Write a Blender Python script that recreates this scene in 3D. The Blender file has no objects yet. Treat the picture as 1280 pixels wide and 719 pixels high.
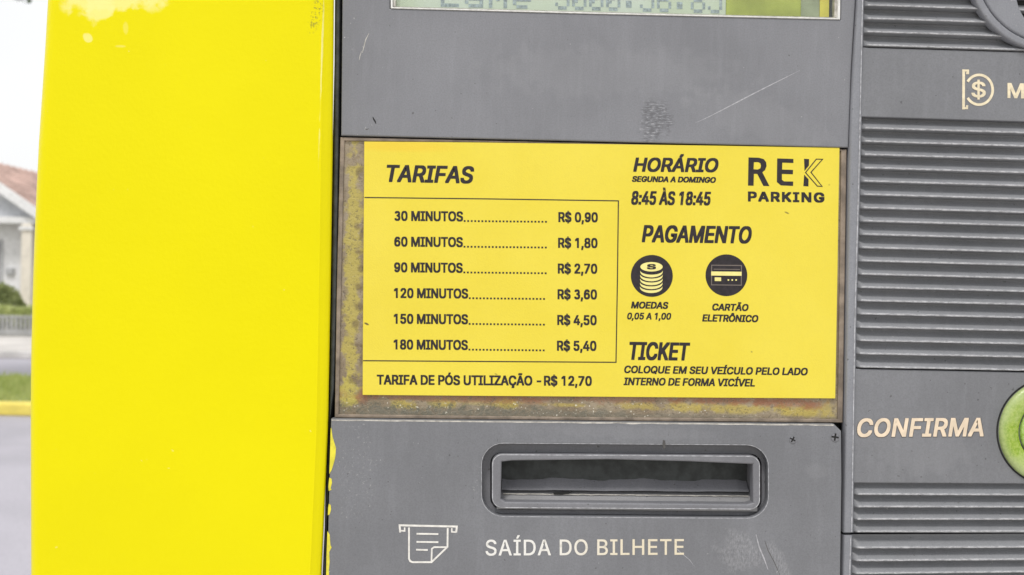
import bpy, bmesh, math, random
from mathutils import Vector, Matrix, noise

scene = bpy.context.scene
R = math.radians
random.seed(7)

# ------------------------------------------------------------------ camera
D = 0.435          # lens to machine face, metres
CH = 1.35          # lens height
ROLL = R(1.2)
FPX = 1230.0
CAM = Vector((0, -D, CH))
RGT = Vector((math.cos(ROLL), 0, math.sin(ROLL)))
UPV = Vector((-math.sin(ROLL), 0, math.cos(ROLL)))
cd = bpy.data.cameras.new('camera')
cd.sensor_width = 36
cd.lens = FPX / 1280 * 36
cd.clip_start = 0.01
cd.clip_end = 2000
cd.dof.use_dof = True
cd.dof.focus_distance = D
cd.dof.aperture_fstop = 17
cam = bpy.data.objects.new('camera', cd)
scene.collection.objects.link(cam)
m = Matrix.Identity(4)
for i in range(3):
    m[i][0] = RGT[i]; m[i][1] = UPV[i]; m[i][2] = (0, -1, 0)[i]; m[i][3] = CAM[i]
cam.matrix_world = m
scene.camera = cam

# ------------------------------------------------------------------ light
SUN_EL, SUN_AZ = 58, 200
world = bpy.data.worlds.new('World')
scene.world = world
world.use_nodes = True
wn, wl = world.node_tree.nodes, world.node_tree.links
bg = wn['Background']
sky = wn.new('ShaderNodeTexSky')
sky.sky_type = 'NISHITA'
sky.sun_disc = False
sky.sun_elevation = R(SUN_EL)
sky.sun_rotation = R(SUN_AZ)
sky.dust_density = 3
# thin bright overcast: pale cloud cover with soft mottling over the sky
tc = wn.new('ShaderNodeTexCoord')
nz = wn.new('ShaderNodeTexNoise'); nz.inputs['Scale'].default_value = 2.2; nz.inputs['Detail'].default_value = 4
rp = wn.new('ShaderNodeMapRange'); rp.inputs['To Min'].default_value = 12.0; rp.inputs['To Max'].default_value = 17.0
cmb = wn.new('ShaderNodeCombineColor')
mx = wn.new('ShaderNodeMix'); mx.data_type = 'RGBA'; mx.inputs[0].default_value = 0.85
wl.new(tc.outputs['Generated'], nz.inputs['Vector']); wl.new(nz.outputs['Fac'], rp.inputs['Value'])
for c in ('Red', 'Green', 'Blue'): wl.new(rp.outputs[0], cmb.inputs[c])
wl.new(sky.outputs[0], mx.inputs[6]); wl.new(cmb.outputs[0], mx.inputs[7]); wl.new(mx.outputs[2], bg.inputs[0])
bg.inputs[1].default_value = 0.077

sd = bpy.data.lights.new('sun', 'SUN')
sd.energy = 1.7; sd.angle = R(12); sd.color = (1, .97, .92)
sun = bpy.data.objects.new('sun', sd)
scene.collection.objects.link(sun)
az = R(SUN_AZ); el = R(SUN_EL)
sdir = Vector((math.sin(az) * math.cos(el), math.cos(az) * math.cos(el), math.sin(el)))
sun.rotation_euler = sdir.to_track_quat('Z', 'Y').to_euler()

scene.view_settings.view_transform = 'Standard'
scene.view_settings.look = 'None'
scene.view_settings.exposure = 0.0
scene.view_settings.gamma = 1.0

# ------------------------------------------------------------------ helpers
def P(px, py, y=0.0):
    """photograph measurement -> point on the upright plane at depth y (machine face is y = 0)"""
    t = y + D
    return CAM + Vector((0, t, 0)) + RGT * ((px - 640) / FPX * t) + UPV * ((359.5 - py) / FPX * t)

LOC = {}
def root(name, loc, label, cat, group=None):
    o = bpy.data.objects.new(name, None)
    o.empty_display_size = 0.1
    scene.collection.objects.link(o)
    o.location = loc
    o['label'] = label; o['category'] = cat
    if group: o['group'] = group
    LOC[o.name] = Vector(loc)
    return o

def link(name, me, mat, parent=None, label=None, cat=None, kind=None, base=None, smooth=False):
    """mesh data in world coordinates -> one object whose origin is its thing's base"""
    me.name = name
    o = bpy.data.objects.new(name, me)
    scene.collection.objects.link(o)
    if parent is not None:
        b = LOC[parent.name]; o.parent = parent
    else:
        b = Vector(base) if base is not None else Vector((0, 0, 0)); o.location = b
    if b.length: me.transform(Matrix.Translation(-b))
    LOC[o.name] = b
    if mat is not None: me.materials.append(mat)
    if smooth:
        for p in me.polygons: p.use_smooth = True
    if label: o['label'] = label
    if cat: o['category'] = cat
    if kind: o['kind'] = kind
    return o

def mesh(verts, faces):
    me = bpy.data.meshes.new('m')
    me.from_pydata([tuple(v) for v in verts], [], faces)
    me.update()
    return me

def recalc(me):
    bm = bmesh.new(); bm.from_mesh(me)
    bmesh.ops.remove_doubles(bm, verts=bm.verts, dist=1e-7)
    bmesh.ops.recalc_face_normals(bm, faces=bm.faces)
    bm.to_mesh(me); bm.free()
    return me

KS = 1000.0    # outlines are filled in millimetres for precision
def plate_mesh(loops, front, thick, bevel=0.0, bres=2, offset=0.0):
    """solid plate from outline loops (first = outer, others = holes) measured on the photograph,
    front face at depth `front`"""
    cu = bpy.data.curves.new('c', 'CURVE')
    cu.dimensions = '2D'; cu.fill_mode = 'BOTH'
    z0 = CH
    for lp in loops:
        s = cu.splines.new('POLY')
        s.points.add(len(lp) - 1)
        for q, (px, py) in zip(s.points, lp):
            w = P(px, py, front)
            q.co = (w.x * KS, (w.z - z0) * KS, 0, 1)
        s.use_cyclic_u = True
    cu.extrude = max(thick / 2 - bevel, 0) * KS
    cu.bevel_depth = bevel * KS
    cu.bevel_resolution = bres
    cu.offset = (offset - bevel) * KS
    o = bpy.data.objects.new('c', cu)
    scene.collection.objects.link(o)
    dg = bpy.context.evaluated_depsgraph_get()
    me = bpy.data.meshes.new_from_object(o.evaluated_get(dg))
    bpy.data.objects.remove(o); bpy.data.curves.remove(cu)
    me.transform(Matrix.Scale(1 / KS, 4))
    me.transform(Matrix.Translation((0, front + thick / 2, z0)) @ Matrix(((1, 0, 0, 0), (0, 0, -1, 0), (0, 1, 0, 0), (0, 0, 0, 1))))
    for p in me.polygons: p.use_smooth = False
    return me

def rrect(x0, y0, x1, y1, r, n=6, skew=0.0):
    """rounded rectangle in photograph units; skew lowers the right side"""
    out = []
    for cx, cy, a0 in ((x1 - r, y0 + r, -90), (x1 - r, y1 - r, 0), (x0 + r, y1 - r, 90), (x0 + r, y0 + r, 180)):
        for i in range(n + 1):
            a = R(a0 + 90 * i / n)
            x = cx + r * math.cos(a); y = cy + r * math.sin(a)
            out.append((x, y + skew * (x - x0) / (x1 - x0)))
    return out

def circ(cx, cy, r, n=48, ry=None):
    ry = ry or r
    return [(cx + r * math.cos(2 * math.pi * i / n), cy + ry * math.sin(2 * math.pi * i / n)) for i in range(n)]

def stroke(pts, w, closed=False):
    """outline loop(s) of a constant-width pen stroke along pts (mitred)"""
    V = [Vector(p) for p in pts]; n = len(V); L, Rr = [], []
    for i in range(n):
        if closed: a, b = V[i - 1], V[(i + 1) % n]
        else: a, b = V[max(i - 1, 0)], V[min(i + 1, n - 1)]
        d1 = (V[i] - a); d2 = (b - V[i])
        if d1.length < 1e-9: d1 = d2
        if d2.length < 1e-9: d2 = d1
        d1 = d1.normalized(); d2 = d2.normalized()
        t = (d1 + d2).normalized(); nn = Vector((-t.y, t.x))
        c = max(nn.dot(Vector((-d1.y, d1.x))), 0.5)
        L.append(tuple(V[i] + nn * (w / 2 / c))); Rr.append(tuple(V[i] - nn * (w / 2 / c)))
    if closed: return [L, Rr]
    return [L + Rr[::-1]]

def join_meshes(ms):
    bm = bmesh.new()
    for me in ms:
        bm.from_mesh(me); bpy.data.meshes.remove(me)
    out = bpy.data.meshes.new('j'); bm.to_mesh(out); bm.free()
    return out

def glyph_lines(s, x0, x1, yb0, yb1, cap, shear=0.0, track=0.0):
    """outline loops per glyph, stretched so that the ink runs from x0 to x1 on a baseline yb0..yb1"""
    H = max(GL['H'][1][0][1::2]); pen = 0; raw = []
    for ch in s:
        if ch == ' ': pen += 190 + track; continue
        adv, lps = GL[ch]
        g = [[(lp[i] + pen, lp[i + 1]) for i in range(0, len(lp), 2)] for lp in lps]
        raw.append(g); pen += adv + track
    sc0 = cap / H
    def sx(p): return p[0] + p[1] * shear
    lo = min(sx(p) for g in raw for l in g for p in l); hi = max(sx(p) for g in raw for l in g for p in l)
    out = []
    for g in raw:
        gg = []
        for l in g:
            ll = []
            for p in l:
                f = (sx(p) - lo) / (hi - lo)
                ll.append((x0 + f * (x1 - x0), yb0 + (yb1 - yb0) * f - p[1] * sc0))
            gg.append(ll)
        out.append(gg)
    return out

def round_digits():
    """3, 6 and 9 redrawn with open round bowls; 1 without its foot"""
    w = 64
    def arc(cx, cy, rx, ry, a0, a1, n=14):
        return [(cx + rx * math.cos(R(a0 + (a1 - a0) * i / n)), cy + ry * math.sin(R(a0 + (a1 - a0) * i / n))) for i in range(n + 1)]
    def flat(l): return [v for p in l for v in p]
    three = stroke(arc(222, 373, 118, 104, 160, -78) + arc(222, 149, 138, 120, 84, -160)[1:], w)
    top = stroke(arc(240, 252, 150, 226, 38, 182, 16), w)
    bowl = stroke(arc(228, 166, 138, 135, 0, 352, 30), w, True)
    six = [top[0], bowl[0], bowl[1][::-1]]
    GL['3'][1] = [flat(three[0])]
    GL['6'][1] = [flat(l) for l in six]
    GL['9'][1] = [flat([(456 - x, 509 - y) for x, y in l]) for l in six]
    GL['1'][1] = [l for l in GL['1'][1] if len(l) > 8]
    GL['-'][0] = 320
    for c, yt in (('P', 186), ('R', 198)):      # stem and bowl as one clean outline plus a counter
        l = GL[c][1][0]; pts = list(zip(l[::2], l[1::2]))
        i = next(k for k, p in enumerate(pts) if k > 3 and p[1] == yt and p[0] < 120)
        outer = pts[:i] + [(125, yt), (125, 0)]
        hole = [(125, pts[i + 1][1])] + pts[i + 2:-1]
        GL[c][1] = [flat(outer), flat(hole)] + GL[c][1][1:]

def clean(l):
    o = []
    for p in l:
        if not o or (abs(p[0] - o[-1][0]) + abs(p[1] - o[-1][1])) > 1e-4: o.append(p)
    while len(o) > 1 and abs(o[0][0] - o[-1][0]) + abs(o[0][1] - o[-1][1]) < 1e-4: o.pop()
    return o

def text(parent, s, x0, x1, yb0, yb1, cap, mat, y, shear=0.0, bold=0.0, track=0.0, thick=0.00012, name='lettering', label=None, bevel=0):
    b = bold
    def area(l): return sum(l[i - 1][0] * l[i][1] - l[i][0] * l[i - 1][1] for i in range(len(l))) / 2
    def inside(p, l):
        c = False
        for i in range(len(l)):
            (xa, ya), (xb, yb) = l[i - 1], l[i]
            if (ya > p[1]) != (yb > p[1]) and p[0] < (xb - xa) * (p[1] - ya) / (yb - ya) + xa: c = not c
        return c
    layers = [[] for _ in range(16)]      # overlapping strokes of one letter go on hair-thin separate layers
    for g in glyph_lines(s, x0 + b * .85, x1 - b * .85, yb0 - b * .68, yb1 - b * .68, cap - b * 1.36, shear, track):
        f = [clean(l) for l in g]
        sg = area(max(f, key=lambda l: abs(area(l)))) > 0
        solids = [[l] for l in f if (area(l) > 0) == sg]
        for h in f:
            if (area(h) > 0) != sg:
                own = [q for q in solids if inside(h[0], q[0])]
                if own: min(own, key=lambda q: abs(area(q[0]))).append(h)
        k = b * .85      # heavier weight: the same outline laid down four times, nudged diagonally
        for j, (ox, oy) in enumerate(((k, k), (-k, k), (k, -k), (-k, -k)) if b else ((0, 0),)):
            for i, q in enumerate(solids):
                layers[j * 4 + min(i, 3)] += [[(px + ox, py + oy * .8) for px, py in l] for l in q]
    me = join_meshes([plate_mesh(L, y - .000003 * i, thick, bevel, 1) for i, L in enumerate(layers) if L])
    return link(name, me, mat, parent, label=label)

# ------------------------------------------------------------------ materials
def newmat(name):
    mt = bpy.data.materials.new(name); mt.use_nodes = True
    nt = mt.node_tree
    return mt, nt, nt.nodes['Principled BSDF']

def N(nt, t, **kw):
    n = nt.nodes.new(t)
    for k, v in kw.items():
        if k in n.inputs: n.inputs[k].default_value = v
        else: setattr(n, k, v)
    return n

def mixc(nt, fac, a, b, blend='MIX'):
    n = nt.nodes.new('ShaderNodeMix'); n.data_type = 'RGBA'; n.blend_type = blend
    for sock, v in ((0, fac), (6, a), (7, b)):
        if isinstance(v, bpy.types.NodeSocket): nt.links.new(v, n.inputs[sock])
        else: n.inputs[sock].default_value = v if sock == 0 else (*v, 1)
    return n.outputs[2]

def ramp(nt, src, a, b, lo=0.0, hi=1.0):
    n = nt.nodes.new('ShaderNodeMapRange'); n.interpolation_type = 'SMOOTHSTEP'
    nt.links.new(src, n.inputs['Value'])
    n.inputs['From Min'].default_value = a; n.inputs['From Max'].default_value = b
    n.inputs['To Min'].default_value = lo; n.inputs['To Max'].default_value = hi
    return n.outputs[0]

def mth(nt, op, a, b=None):
    n = nt.nodes.new('ShaderNodeMath'); n.operation = op
    for i, v in enumerate((a, b)):
        if v is None: continue
        if isinstance(v, bpy.types.NodeSocket): nt.links.new(v, n.inputs[i])
        else: n.inputs[i].default_value = v
    return n.outputs[0]

def pos(nt, scale=None):
    g = nt.nodes.new('ShaderNodeNewGeometry')
    if scale is None: return g.outputs['Position']
    v = nt.nodes.new('ShaderNodeVectorMath'); v.operation = 'MULTIPLY'
    nt.links.new(g.outputs['Position'], v.inputs[0]); v.inputs[1].default_value = scale
    return v.outputs[0]

def noise_f(nt, vec, scale, detail=4, rough=0.55):
    n = N(nt, 'ShaderNodeTexNoise', Scale=scale, Detail=detail, Roughness=rough)
    nt.links.new(vec, n.inputs['Vector'])
    return n.outputs['Fac']

def blob(nt, px, py, rx, ry, rot=0.0, soft=0.35, y=0.0, wob=None):
    """soft elliptical mask at a spot on the machine face (rx, ry in photograph units)"""
    c = P(px, py, y); u = D / FPX
    mp = nt.nodes.new('ShaderNodeMapping'); mp.vector_type = 'TEXTURE'
    mp.inputs['Location'].default_value = c
    mp.inputs['Rotation'].default_value = (0, rot, 0)
    mp.inputs['Scale'].default_value = (rx * u, 10, ry * u)
    src = pos(nt)
    nt.links.new(src, mp.inputs['Vector'])
    ln = nt.nodes.new('ShaderNodeVectorMath'); ln.operation = 'LENGTH'
    nt.links.new(mp.outputs[0], ln.inputs[0])
    d = ln.outputs['Value']
    if wob is not None: d = mth(nt, 'ADD', d, wob)
    return ramp(nt, d, 1 + soft, 1 - soft)

def bump(nt, bsdf, h, dist, strength=1.0):
    b = N(nt, 'ShaderNodeBump', Strength=strength, Distance=dist)
    nt.links.new(h, b.inputs['Height']); nt.links.new(b.outputs[0], bsdf.inputs['Normal'])
    return b

def simple(name, col, rough=0.5, metal=0.0, var=0.12, scale=60, bmp=0.0, bscale=900):
    mt, nt, bs = newmat(name)
    n1 = noise_f(nt, pos(nt), scale)
    f = ramp(nt, n1, 0.3, 0.7)
    c = mixc(nt, f, tuple(x * (1 - var) for x in col), tuple(min(x * (1 + var), 1) for x in col))
    nt.links.new(c, bs.inputs['Base Color'])
    bs.inputs['Roughness'].default_value = rough; bs.inputs['Metallic'].default_value = metal
    if bmp:
        bump(nt, bs, noise_f(nt, pos(nt), bscale, 2), bmp)
    return mt
GL = {"A":[480,[[16,0,201,509,276,509,463,0,395,0,287,302,264,372,232,478,245,478,213,371,191,302,85,0],[110,142,110,199,370,199,370,142]]],"B":[456,[[60,0,60,509,241,509,289,504,329,491,359,469,381,442,394,410,398,374,395,344,387,320,356,286,315,267,315,262,339,257,363,245,385,227,402,203,414,173,418,136,413,100,400,67,377,39,344,18,301,4,247,0],[125,57,245,57,296,63,330,80,349,105,355,137,352,161,342,184,327,203,306,218,279,228,248,231,125,231],[125,285,238,285,288,296,308,309,323,326,333,348,336,372,330,403,313,429,283,446,240,452,125,452]]],"C":[510,[[267,-7,205,1,150,25,104,63,70,115,48,179,40,254,48,329,70,393,104,445,150,484,205,508,267,516,340,504,373,490,402,471,427,447,448,418,463,385,473,348,408,348,389,395,357,428,315,449,267,456,223,450,184,432,150,403,125,364,109,314,103,254,109,194,125,145,151,105,184,76,223,59,267,53,315,60,357,81,389,114,408,160,473,160,463,124,448,91,428,62,402,38,373,19,341,5,305,-4]]],"D":[502,[[219,0,96,0,96,57,215,57,272,63,318,81,354,110,379,149,394,198,399,255,394,312,379,361,354,399,320,428,275,446,221,452,93,452,93,509,225,509,294,501,353,478,399,441,433,391,455,329,462,255,455,181,433,119,398,68,351,31,291,8],[125,509,125,0,60,0,60,509]]],"E":[419,[[60,0,60,509,372,509,372,452,125,452,125,286,355,286,355,229,125,229,125,57,375,57,375,0]]],"F":[410,[[60,0,60,509,369,509,369,452,125,452,125,278,346,278,346,221,125,221,125,0]]],"G":[520,[[269,-7,205,1,149,25,104,64,69,116,47,179,40,254,47,329,69,393,103,445,149,484,203,508,265,516,304,513,340,504,374,489,403,469,429,445,449,416,465,384,474,349,408,349,387,393,356,427,315,448,265,456,222,450,183,432,150,404,125,364,109,314,103,254,109,194,125,145,151,105,184,76,224,59,269,53,309,57,345,71,374,93,396,123,410,160,415,202,434,199,283,199,283,256,478,256,478,200,471,141,451,91,419,50,377,19,326,0]]],"H":[517,[[60,0,60,509,125,509,125,289,392,289,392,509,457,509,457,0,392,0,392,232,125,232,125,0]]],"I":[300,[[31,0,31,57,118,57,118,452,31,452,31,509,269,509,269,452,183,452,183,57,269,57,269,0]]],"L":[393,[[60,0,60,509,125,509,125,57,361,57,361,0]]],"M":[628,[[60,0,60,509,152,509,277,187,287,159,299,123,311,84,322,49,307,49,318,83,330,121,342,158,352,187,476,509,568,509,568,0,504,0,504,291,504,327,505,369,506,413,507,457,513,457,498,409,482,363,467,322,456,291,342,0,286,0,170,291,159,321,145,361,129,408,112,457,119,457,120,416,121,372,122,328,122,291,122,0]]],"N":[523,[[60,0,60,509,136,509,343,183,363,151,388,107,414,55,405,54,401,108,399,157,399,195,399,509,463,509,463,0,387,0,202,290,177,331,148,381,108,452,119,454,122,384,124,328,125,291,125,0]]],"O":[533,[[267,-7,205,1,150,25,105,63,70,115,48,179,40,254,48,329,70,393,105,445,150,484,205,508,267,516,329,508,384,484,429,445,464,393,486,329,493,254,486,179,464,115,429,63,384,25,329,1],[267,53,310,59,349,76,383,105,408,144,425,194,430,254,425,314,408,365,383,404,349,433,310,450,267,456,223,450,184,433,151,404,125,364,109,314,103,254,109,194,125,144,151,105,184,76,223,59]]],"P":[445,[[60,0,60,509,235,509,289,503,332,487,366,462,390,430,404,391,409,348,404,304,390,265,366,233,332,207,289,191,235,186,109,186,109,242,233,242,269,246,297,256,318,272,333,294,342,319,344,348,342,376,333,402,318,423,297,439,268,449,232,452,125,452,125,0]]],"Q":[533,[[245,159,313,159,369,85,384,65,468,-48,401,-48,346,27,331,46],[267,-7,205,1,150,25,105,63,70,115,48,179,40,254,48,329,70,393,105,445,150,484,205,508,267,516,329,508,384,484,429,445,464,393,486,329,493,254,486,179,464,115,429,63,384,25,329,1],[267,53,310,59,349,76,383,105,408,144,425,194,430,254,425,314,408,365,383,404,349,433,310,450,267,456,223,450,184,433,151,404,125,364,109,314,103,254,109,194,125,144,151,105,184,76,223,59]]],"R":[449,[[60,0,60,509,236,509,290,504,333,489,367,465,390,433,405,395,409,352,405,309,390,271,367,240,333,217,289,203,236,198,96,198,96,255,234,255,269,258,298,267,319,281,334,300,342,324,345,352,342,380,334,405,319,425,298,440,269,449,233,452,125,452,125,0],[353,0,230,229,303,229,428,0]]],"S":[447,[[224,-9,172,-4,128,9,91,31,64,60,46,96,38,137,104,137,110,110,123,88,142,71,166,59,224,49,257,52,286,60,311,74,329,92,341,114,346,139,342,161,332,179,296,205,245,222,184,239,128,260,86,289,60,326,52,372,58,413,75,448,102,476,138,498,180,511,227,516,275,511,316,498,351,476,377,449,394,415,401,378,337,378,326,412,302,437,267,453,225,459,194,456,167,448,145,435,129,418,118,398,115,376,119,352,131,334,169,308,212,293,264,279,312,264,359,238,395,198,405,171,408,139,403,99,386,64,360,34,323,11,278,-4]]],"T":[449,[[32,452,32,509,417,509,417,452,257,452,257,0,193,0,193,452]]],"U":[517,[[259,-8,203,-2,154,15,114,43,85,80,66,124,60,173,60,509,124,509,124,178,128,144,141,113,160,87,187,68,220,56,259,52,298,56,331,68,357,87,377,113,389,144,393,178,393,509,457,509,457,173,451,124,433,80,403,43,363,15,315,-2]]],"V":[480,[[204,0,16,509,84,509,192,206,215,137,248,31,235,31,267,138,290,206,395,509,463,509,278,0]]],"Z":[438,[[42,0,42,46,273,385,306,431,341,476,348,454,285,452,223,452,40,452,40,509,397,509,397,462,169,129,134,81,97,33,90,54,152,57,214,57,399,57,399,0]]],"K":[467,[[104,145,104,216,139,261,174,303,212,344,364,509,448,509,231,276,228,276],[60,0,60,509,125,509,125,334,124,225,125,193,125,0],[372,0,188,259,228,309,449,0]]],"Á":[480,[[16,0,201,509,276,509,463,0,395,0,287,302,264,372,232,478,245,478,213,371,191,302,85,0],[110,142,110,199,370,199,370,142],[213,558,260,659,329,659,263,558]]],"À":[480,[[16,0,201,509,276,509,463,0,395,0,287,302,264,372,232,478,245,478,213,371,191,302,85,0],[110,142,110,199,370,199,370,142],[216,558,150,659,218,659,266,558]]],"Í":[300,[[31,0,31,57,118,57,118,452,31,452,31,509,269,509,269,452,183,452,183,57,269,57,269,0],[124,558,171,659,240,659,174,558]]],"Ó":[533,[[267,-7,205,1,150,25,105,63,70,115,48,179,40,254,48,329,70,393,105,445,150,484,205,508,267,516,329,508,384,484,429,445,464,393,486,329,493,254,486,179,464,115,429,63,384,25,329,1],[267,53,310,59,349,76,383,105,408,144,425,194,430,254,425,314,408,365,383,404,349,433,310,450,267,456,223,450,184,433,151,404,125,364,109,314,103,254,109,194,125,144,151,105,184,76,223,59],[240,558,288,659,356,659,290,558]]],"Ç":[510,[[267,-7,205,1,150,25,104,63,70,115,48,179,40,254,48,329,70,393,104,445,150,484,205,508,267,516,340,504,373,490,402,471,427,447,448,418,463,385,473,348,408,348,389,395,357,428,315,449,267,456,223,450,184,432,150,403,125,364,109,314,103,254,109,194,125,145,151,105,184,76,223,59,267,53,315,60,357,81,389,114,408,160,473,160,463,124,448,91,428,62,402,38,373,19,341,5,305,-4],[228,-146,228,-110,268,-110,294,-105,302,-88,294,-71,268,-66,240,-66,251,13,283,13,283,-3,283,-33,312,-37,332,-47,344,-64,348,-88,343,-114,328,-132,304,-143,269,-146]]],"Ã":[480,[[16,0,201,509,276,509,463,0,395,0,287,302,264,372,232,478,245,478,213,371,191,302,85,0],[110,142,110,199,370,199,370,142],[284,576,260,580,237,590,217,600,201,604,188,595,183,577,141,577,145,605,155,628,172,643,196,648,220,643,241,633,260,623,278,619,291,625,297,646,339,646,334,618,324,595,307,580]]],"Ô":[533,[[267,-7,205,1,150,25,105,63,70,115,48,179,40,254,48,329,70,393,105,445,150,484,205,508,267,516,329,508,384,484,429,445,464,393,486,329,493,254,486,179,464,115,429,63,384,25,329,1],[267,53,310,59,349,76,383,105,408,144,425,194,430,254,425,314,408,365,383,404,349,433,310,450,267,456,223,450,184,433,151,404,125,364,109,314,103,254,109,194,125,144,151,105,184,76,223,59],[218,565,158,565,158,567,238,659,296,659,377,567,377,565,315,565,267,624]]],"0":[453,[[227,-7,174,1,130,24,95,62,69,113,53,178,48,254,53,330,69,395,95,447,130,484,174,508,227,516,279,508,323,484,358,447,384,395,400,330,405,254,400,178,384,113,359,62,323,24,279,1],[227,50,261,56,290,74,313,103,330,144,340,194,344,254,340,314,330,365,313,405,290,435,261,453,227,460,192,453,163,435,140,405,123,365,113,314,109,254,113,194,123,144,140,103,163,74,192,56]]],"1":[453,[[76,0,76,55,391,55,391,0],[276,509,276,0,212,0,212,448,209,448,86,358,86,427,198,509]]],"2":[453,[[64,0,64,47,234,229,282,282,311,327,320,371,317,397,308,419,293,436,273,449,224,460,196,457,172,447,153,433,139,413,130,390,127,362,66,362,71,405,86,442,111,473,143,496,182,511,225,516,268,511,306,497,337,474,361,445,376,411,381,372,371,318,336,259,267,180,153,60,153,57,389,57,389,0]]],"3":[453,[[218,-7,173,-3,133,10,98,30,70,57,52,91,44,132,109,132,115,107,126,87,144,71,165,59,219,50,275,61,297,74,315,93,325,116,329,145,326,172,316,196,299,217,275,234,242,244,201,248,157,248,157,299,288,448,288,452,70,452,70,509,372,509,372,461,211,278,211,289,264,288,308,276,344,253,371,222,387,186,393,145,387,103,370,66,344,36,309,12,266,-2]]],"4":[453,[[40,105,40,158,247,509,311,509,109,166,109,163,413,163,413,105],[282,0,282,121,282,146,282,318,343,318,343,0]]],"5":[453,[[221,-7,178,-2,140,11,108,32,83,60,66,93,60,130,122,130,127,108,138,89,173,60,221,50,250,53,276,64,298,82,314,104,324,131,328,162,324,193,314,221,297,244,275,262,248,273,218,277,167,268,128,246,67,253,96,509,366,509,366,452,151,452,134,301,136,301,178,325,229,334,263,330,294,321,321,306,345,285,364,260,379,231,388,199,391,163,385,117,369,76,343,41,309,15,268,-1]]],"6":[453,[[226,-7,182,-1,142,15,109,40,84,74,69,115,64,162,68,199,80,239,137,340,252,509,322,509,151,261,145,261,165,288,196,307,235,314,278,309,316,295,346,271,370,240,384,201,389,157,384,112,368,73,343,39,310,14,271,-2],[226,48,254,52,279,63,299,79,314,101,324,128,327,157,324,187,314,213,299,235,279,251,254,262,226,265,198,262,174,252,153,235,138,214,128,188,125,158,128,128,138,102,153,79,174,63,198,52]]],"7":[453,[[97,0,323,448,323,452,62,452,62,509,391,509,391,449,165,0]]],"8":[453,[[226,-7,178,-2,136,11,101,33,74,62,57,96,52,135,55,166,65,195,81,220,101,241,125,256,153,265,153,267,119,282,93,308,76,342,70,380,75,417,90,450,114,477,146,498,184,511,226,516,269,511,306,498,337,477,361,450,377,417,382,380,376,342,359,308,333,282,300,267,300,265,327,256,351,241,372,220,387,195,397,166,401,135,395,96,378,62,352,33,317,11,275,-2],[226,49,258,52,285,60,307,74,323,91,333,113,337,139,333,165,322,189,305,208,283,223,256,232,226,235,196,232,169,223,147,208,130,189,119,165,115,139,119,113,129,91,145,74,167,60,195,52],[226,290,274,300,293,313,307,330,316,351,319,376,316,399,308,420,294,437,275,449,226,460,177,449,159,437,145,420,136,399,133,376,136,351,145,330,159,313,178,300]]],"9":[453,[[226,516,271,510,310,494,343,468,368,434,384,393,389,347,385,309,373,270,315,168,200,0,130,0,301,248,307,248,287,221,257,202,218,195,175,199,137,214,106,237,83,269,68,307,64,352,69,397,85,436,110,469,143,494,182,510],[226,460,199,457,174,446,154,429,138,407,129,381,125,352,129,322,138,295,154,274,174,257,199,247,226,243,254,247,279,257,299,273,314,295,324,321,327,350,324,381,314,407,299,429,279,446,254,457]]],",":[188,[[38,-119,68,71,137,71,84,-119]]],".":[188,[[95,-4,78,-1,63,9,53,24,50,41,53,59,63,73,78,83,95,87,113,83,128,73,138,59,141,41,138,24,128,9,113,-1]]],":":[188,[[95,-4,78,-1,63,9,53,24,50,41,53,59,63,73,78,83,95,87,113,83,128,73,138,59,141,41,138,24,128,9,113,-1],[95,271,78,274,63,284,53,299,50,316,53,334,63,349,78,359,95,362,113,359,128,349,138,334,141,316,138,299,128,284,113,274]]],"$":[447,[[202,-74,202,583,244,583,244,-74],[224,-9,172,-4,128,9,91,31,64,60,46,96,38,137,104,137,110,110,123,88,142,71,166,59,224,49,257,52,286,60,311,74,329,92,341,114,346,139,342,161,332,179,296,205,245,222,184,239,128,260,86,289,60,326,52,372,58,413,75,448,102,476,138,498,180,511,227,516,275,511,316,498,351,476,377,449,394,415,401,378,337,378,326,412,302,437,267,453,225,459,194,456,167,448,145,435,129,418,118,398,115,376,119,352,131,334,169,308,212,293,264,279,312,264,359,238,395,198,405,171,408,139,403,99,386,64,360,34,323,11,278,-4]]],"-":[453,[[337,244,337,188,114,188,114,244]]],"n":[410,[[114,227,114,0,53,0,53,379,112,379,112,287,102,287,124,332,152,362,187,379,227,384,264,380,295,369,321,349,341,321,353,285,357,240,357,0,296,0,296,235,290,275,273,304,246,323,210,329,184,326,161,317,141,303,126,283,117,257]]],"o":[415,[[207,-8,159,-2,117,16,82,46,56,85,40,133,34,187,40,243,56,291,82,330,117,360,159,378,207,384,256,378,299,360,333,330,359,291,376,243,381,187,376,133,359,85,333,46,299,16,256,-2],[207,46,242,51,270,66,292,89,307,117,316,151,319,187,316,224,307,258,292,287,270,310,242,325,207,330,173,325,145,310,124,287,108,258,99,224,96,187,99,151,108,117,124,89,145,66,173,51]]],"r":[259,[[53,0,53,379,112,379,112,321,115,321,130,347,152,367,181,380,213,385,229,384,243,384,243,322,230,324,207,326,182,323,159,315,140,301,126,284,117,262,114,237,114,0]]]}
round_digits()
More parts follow.
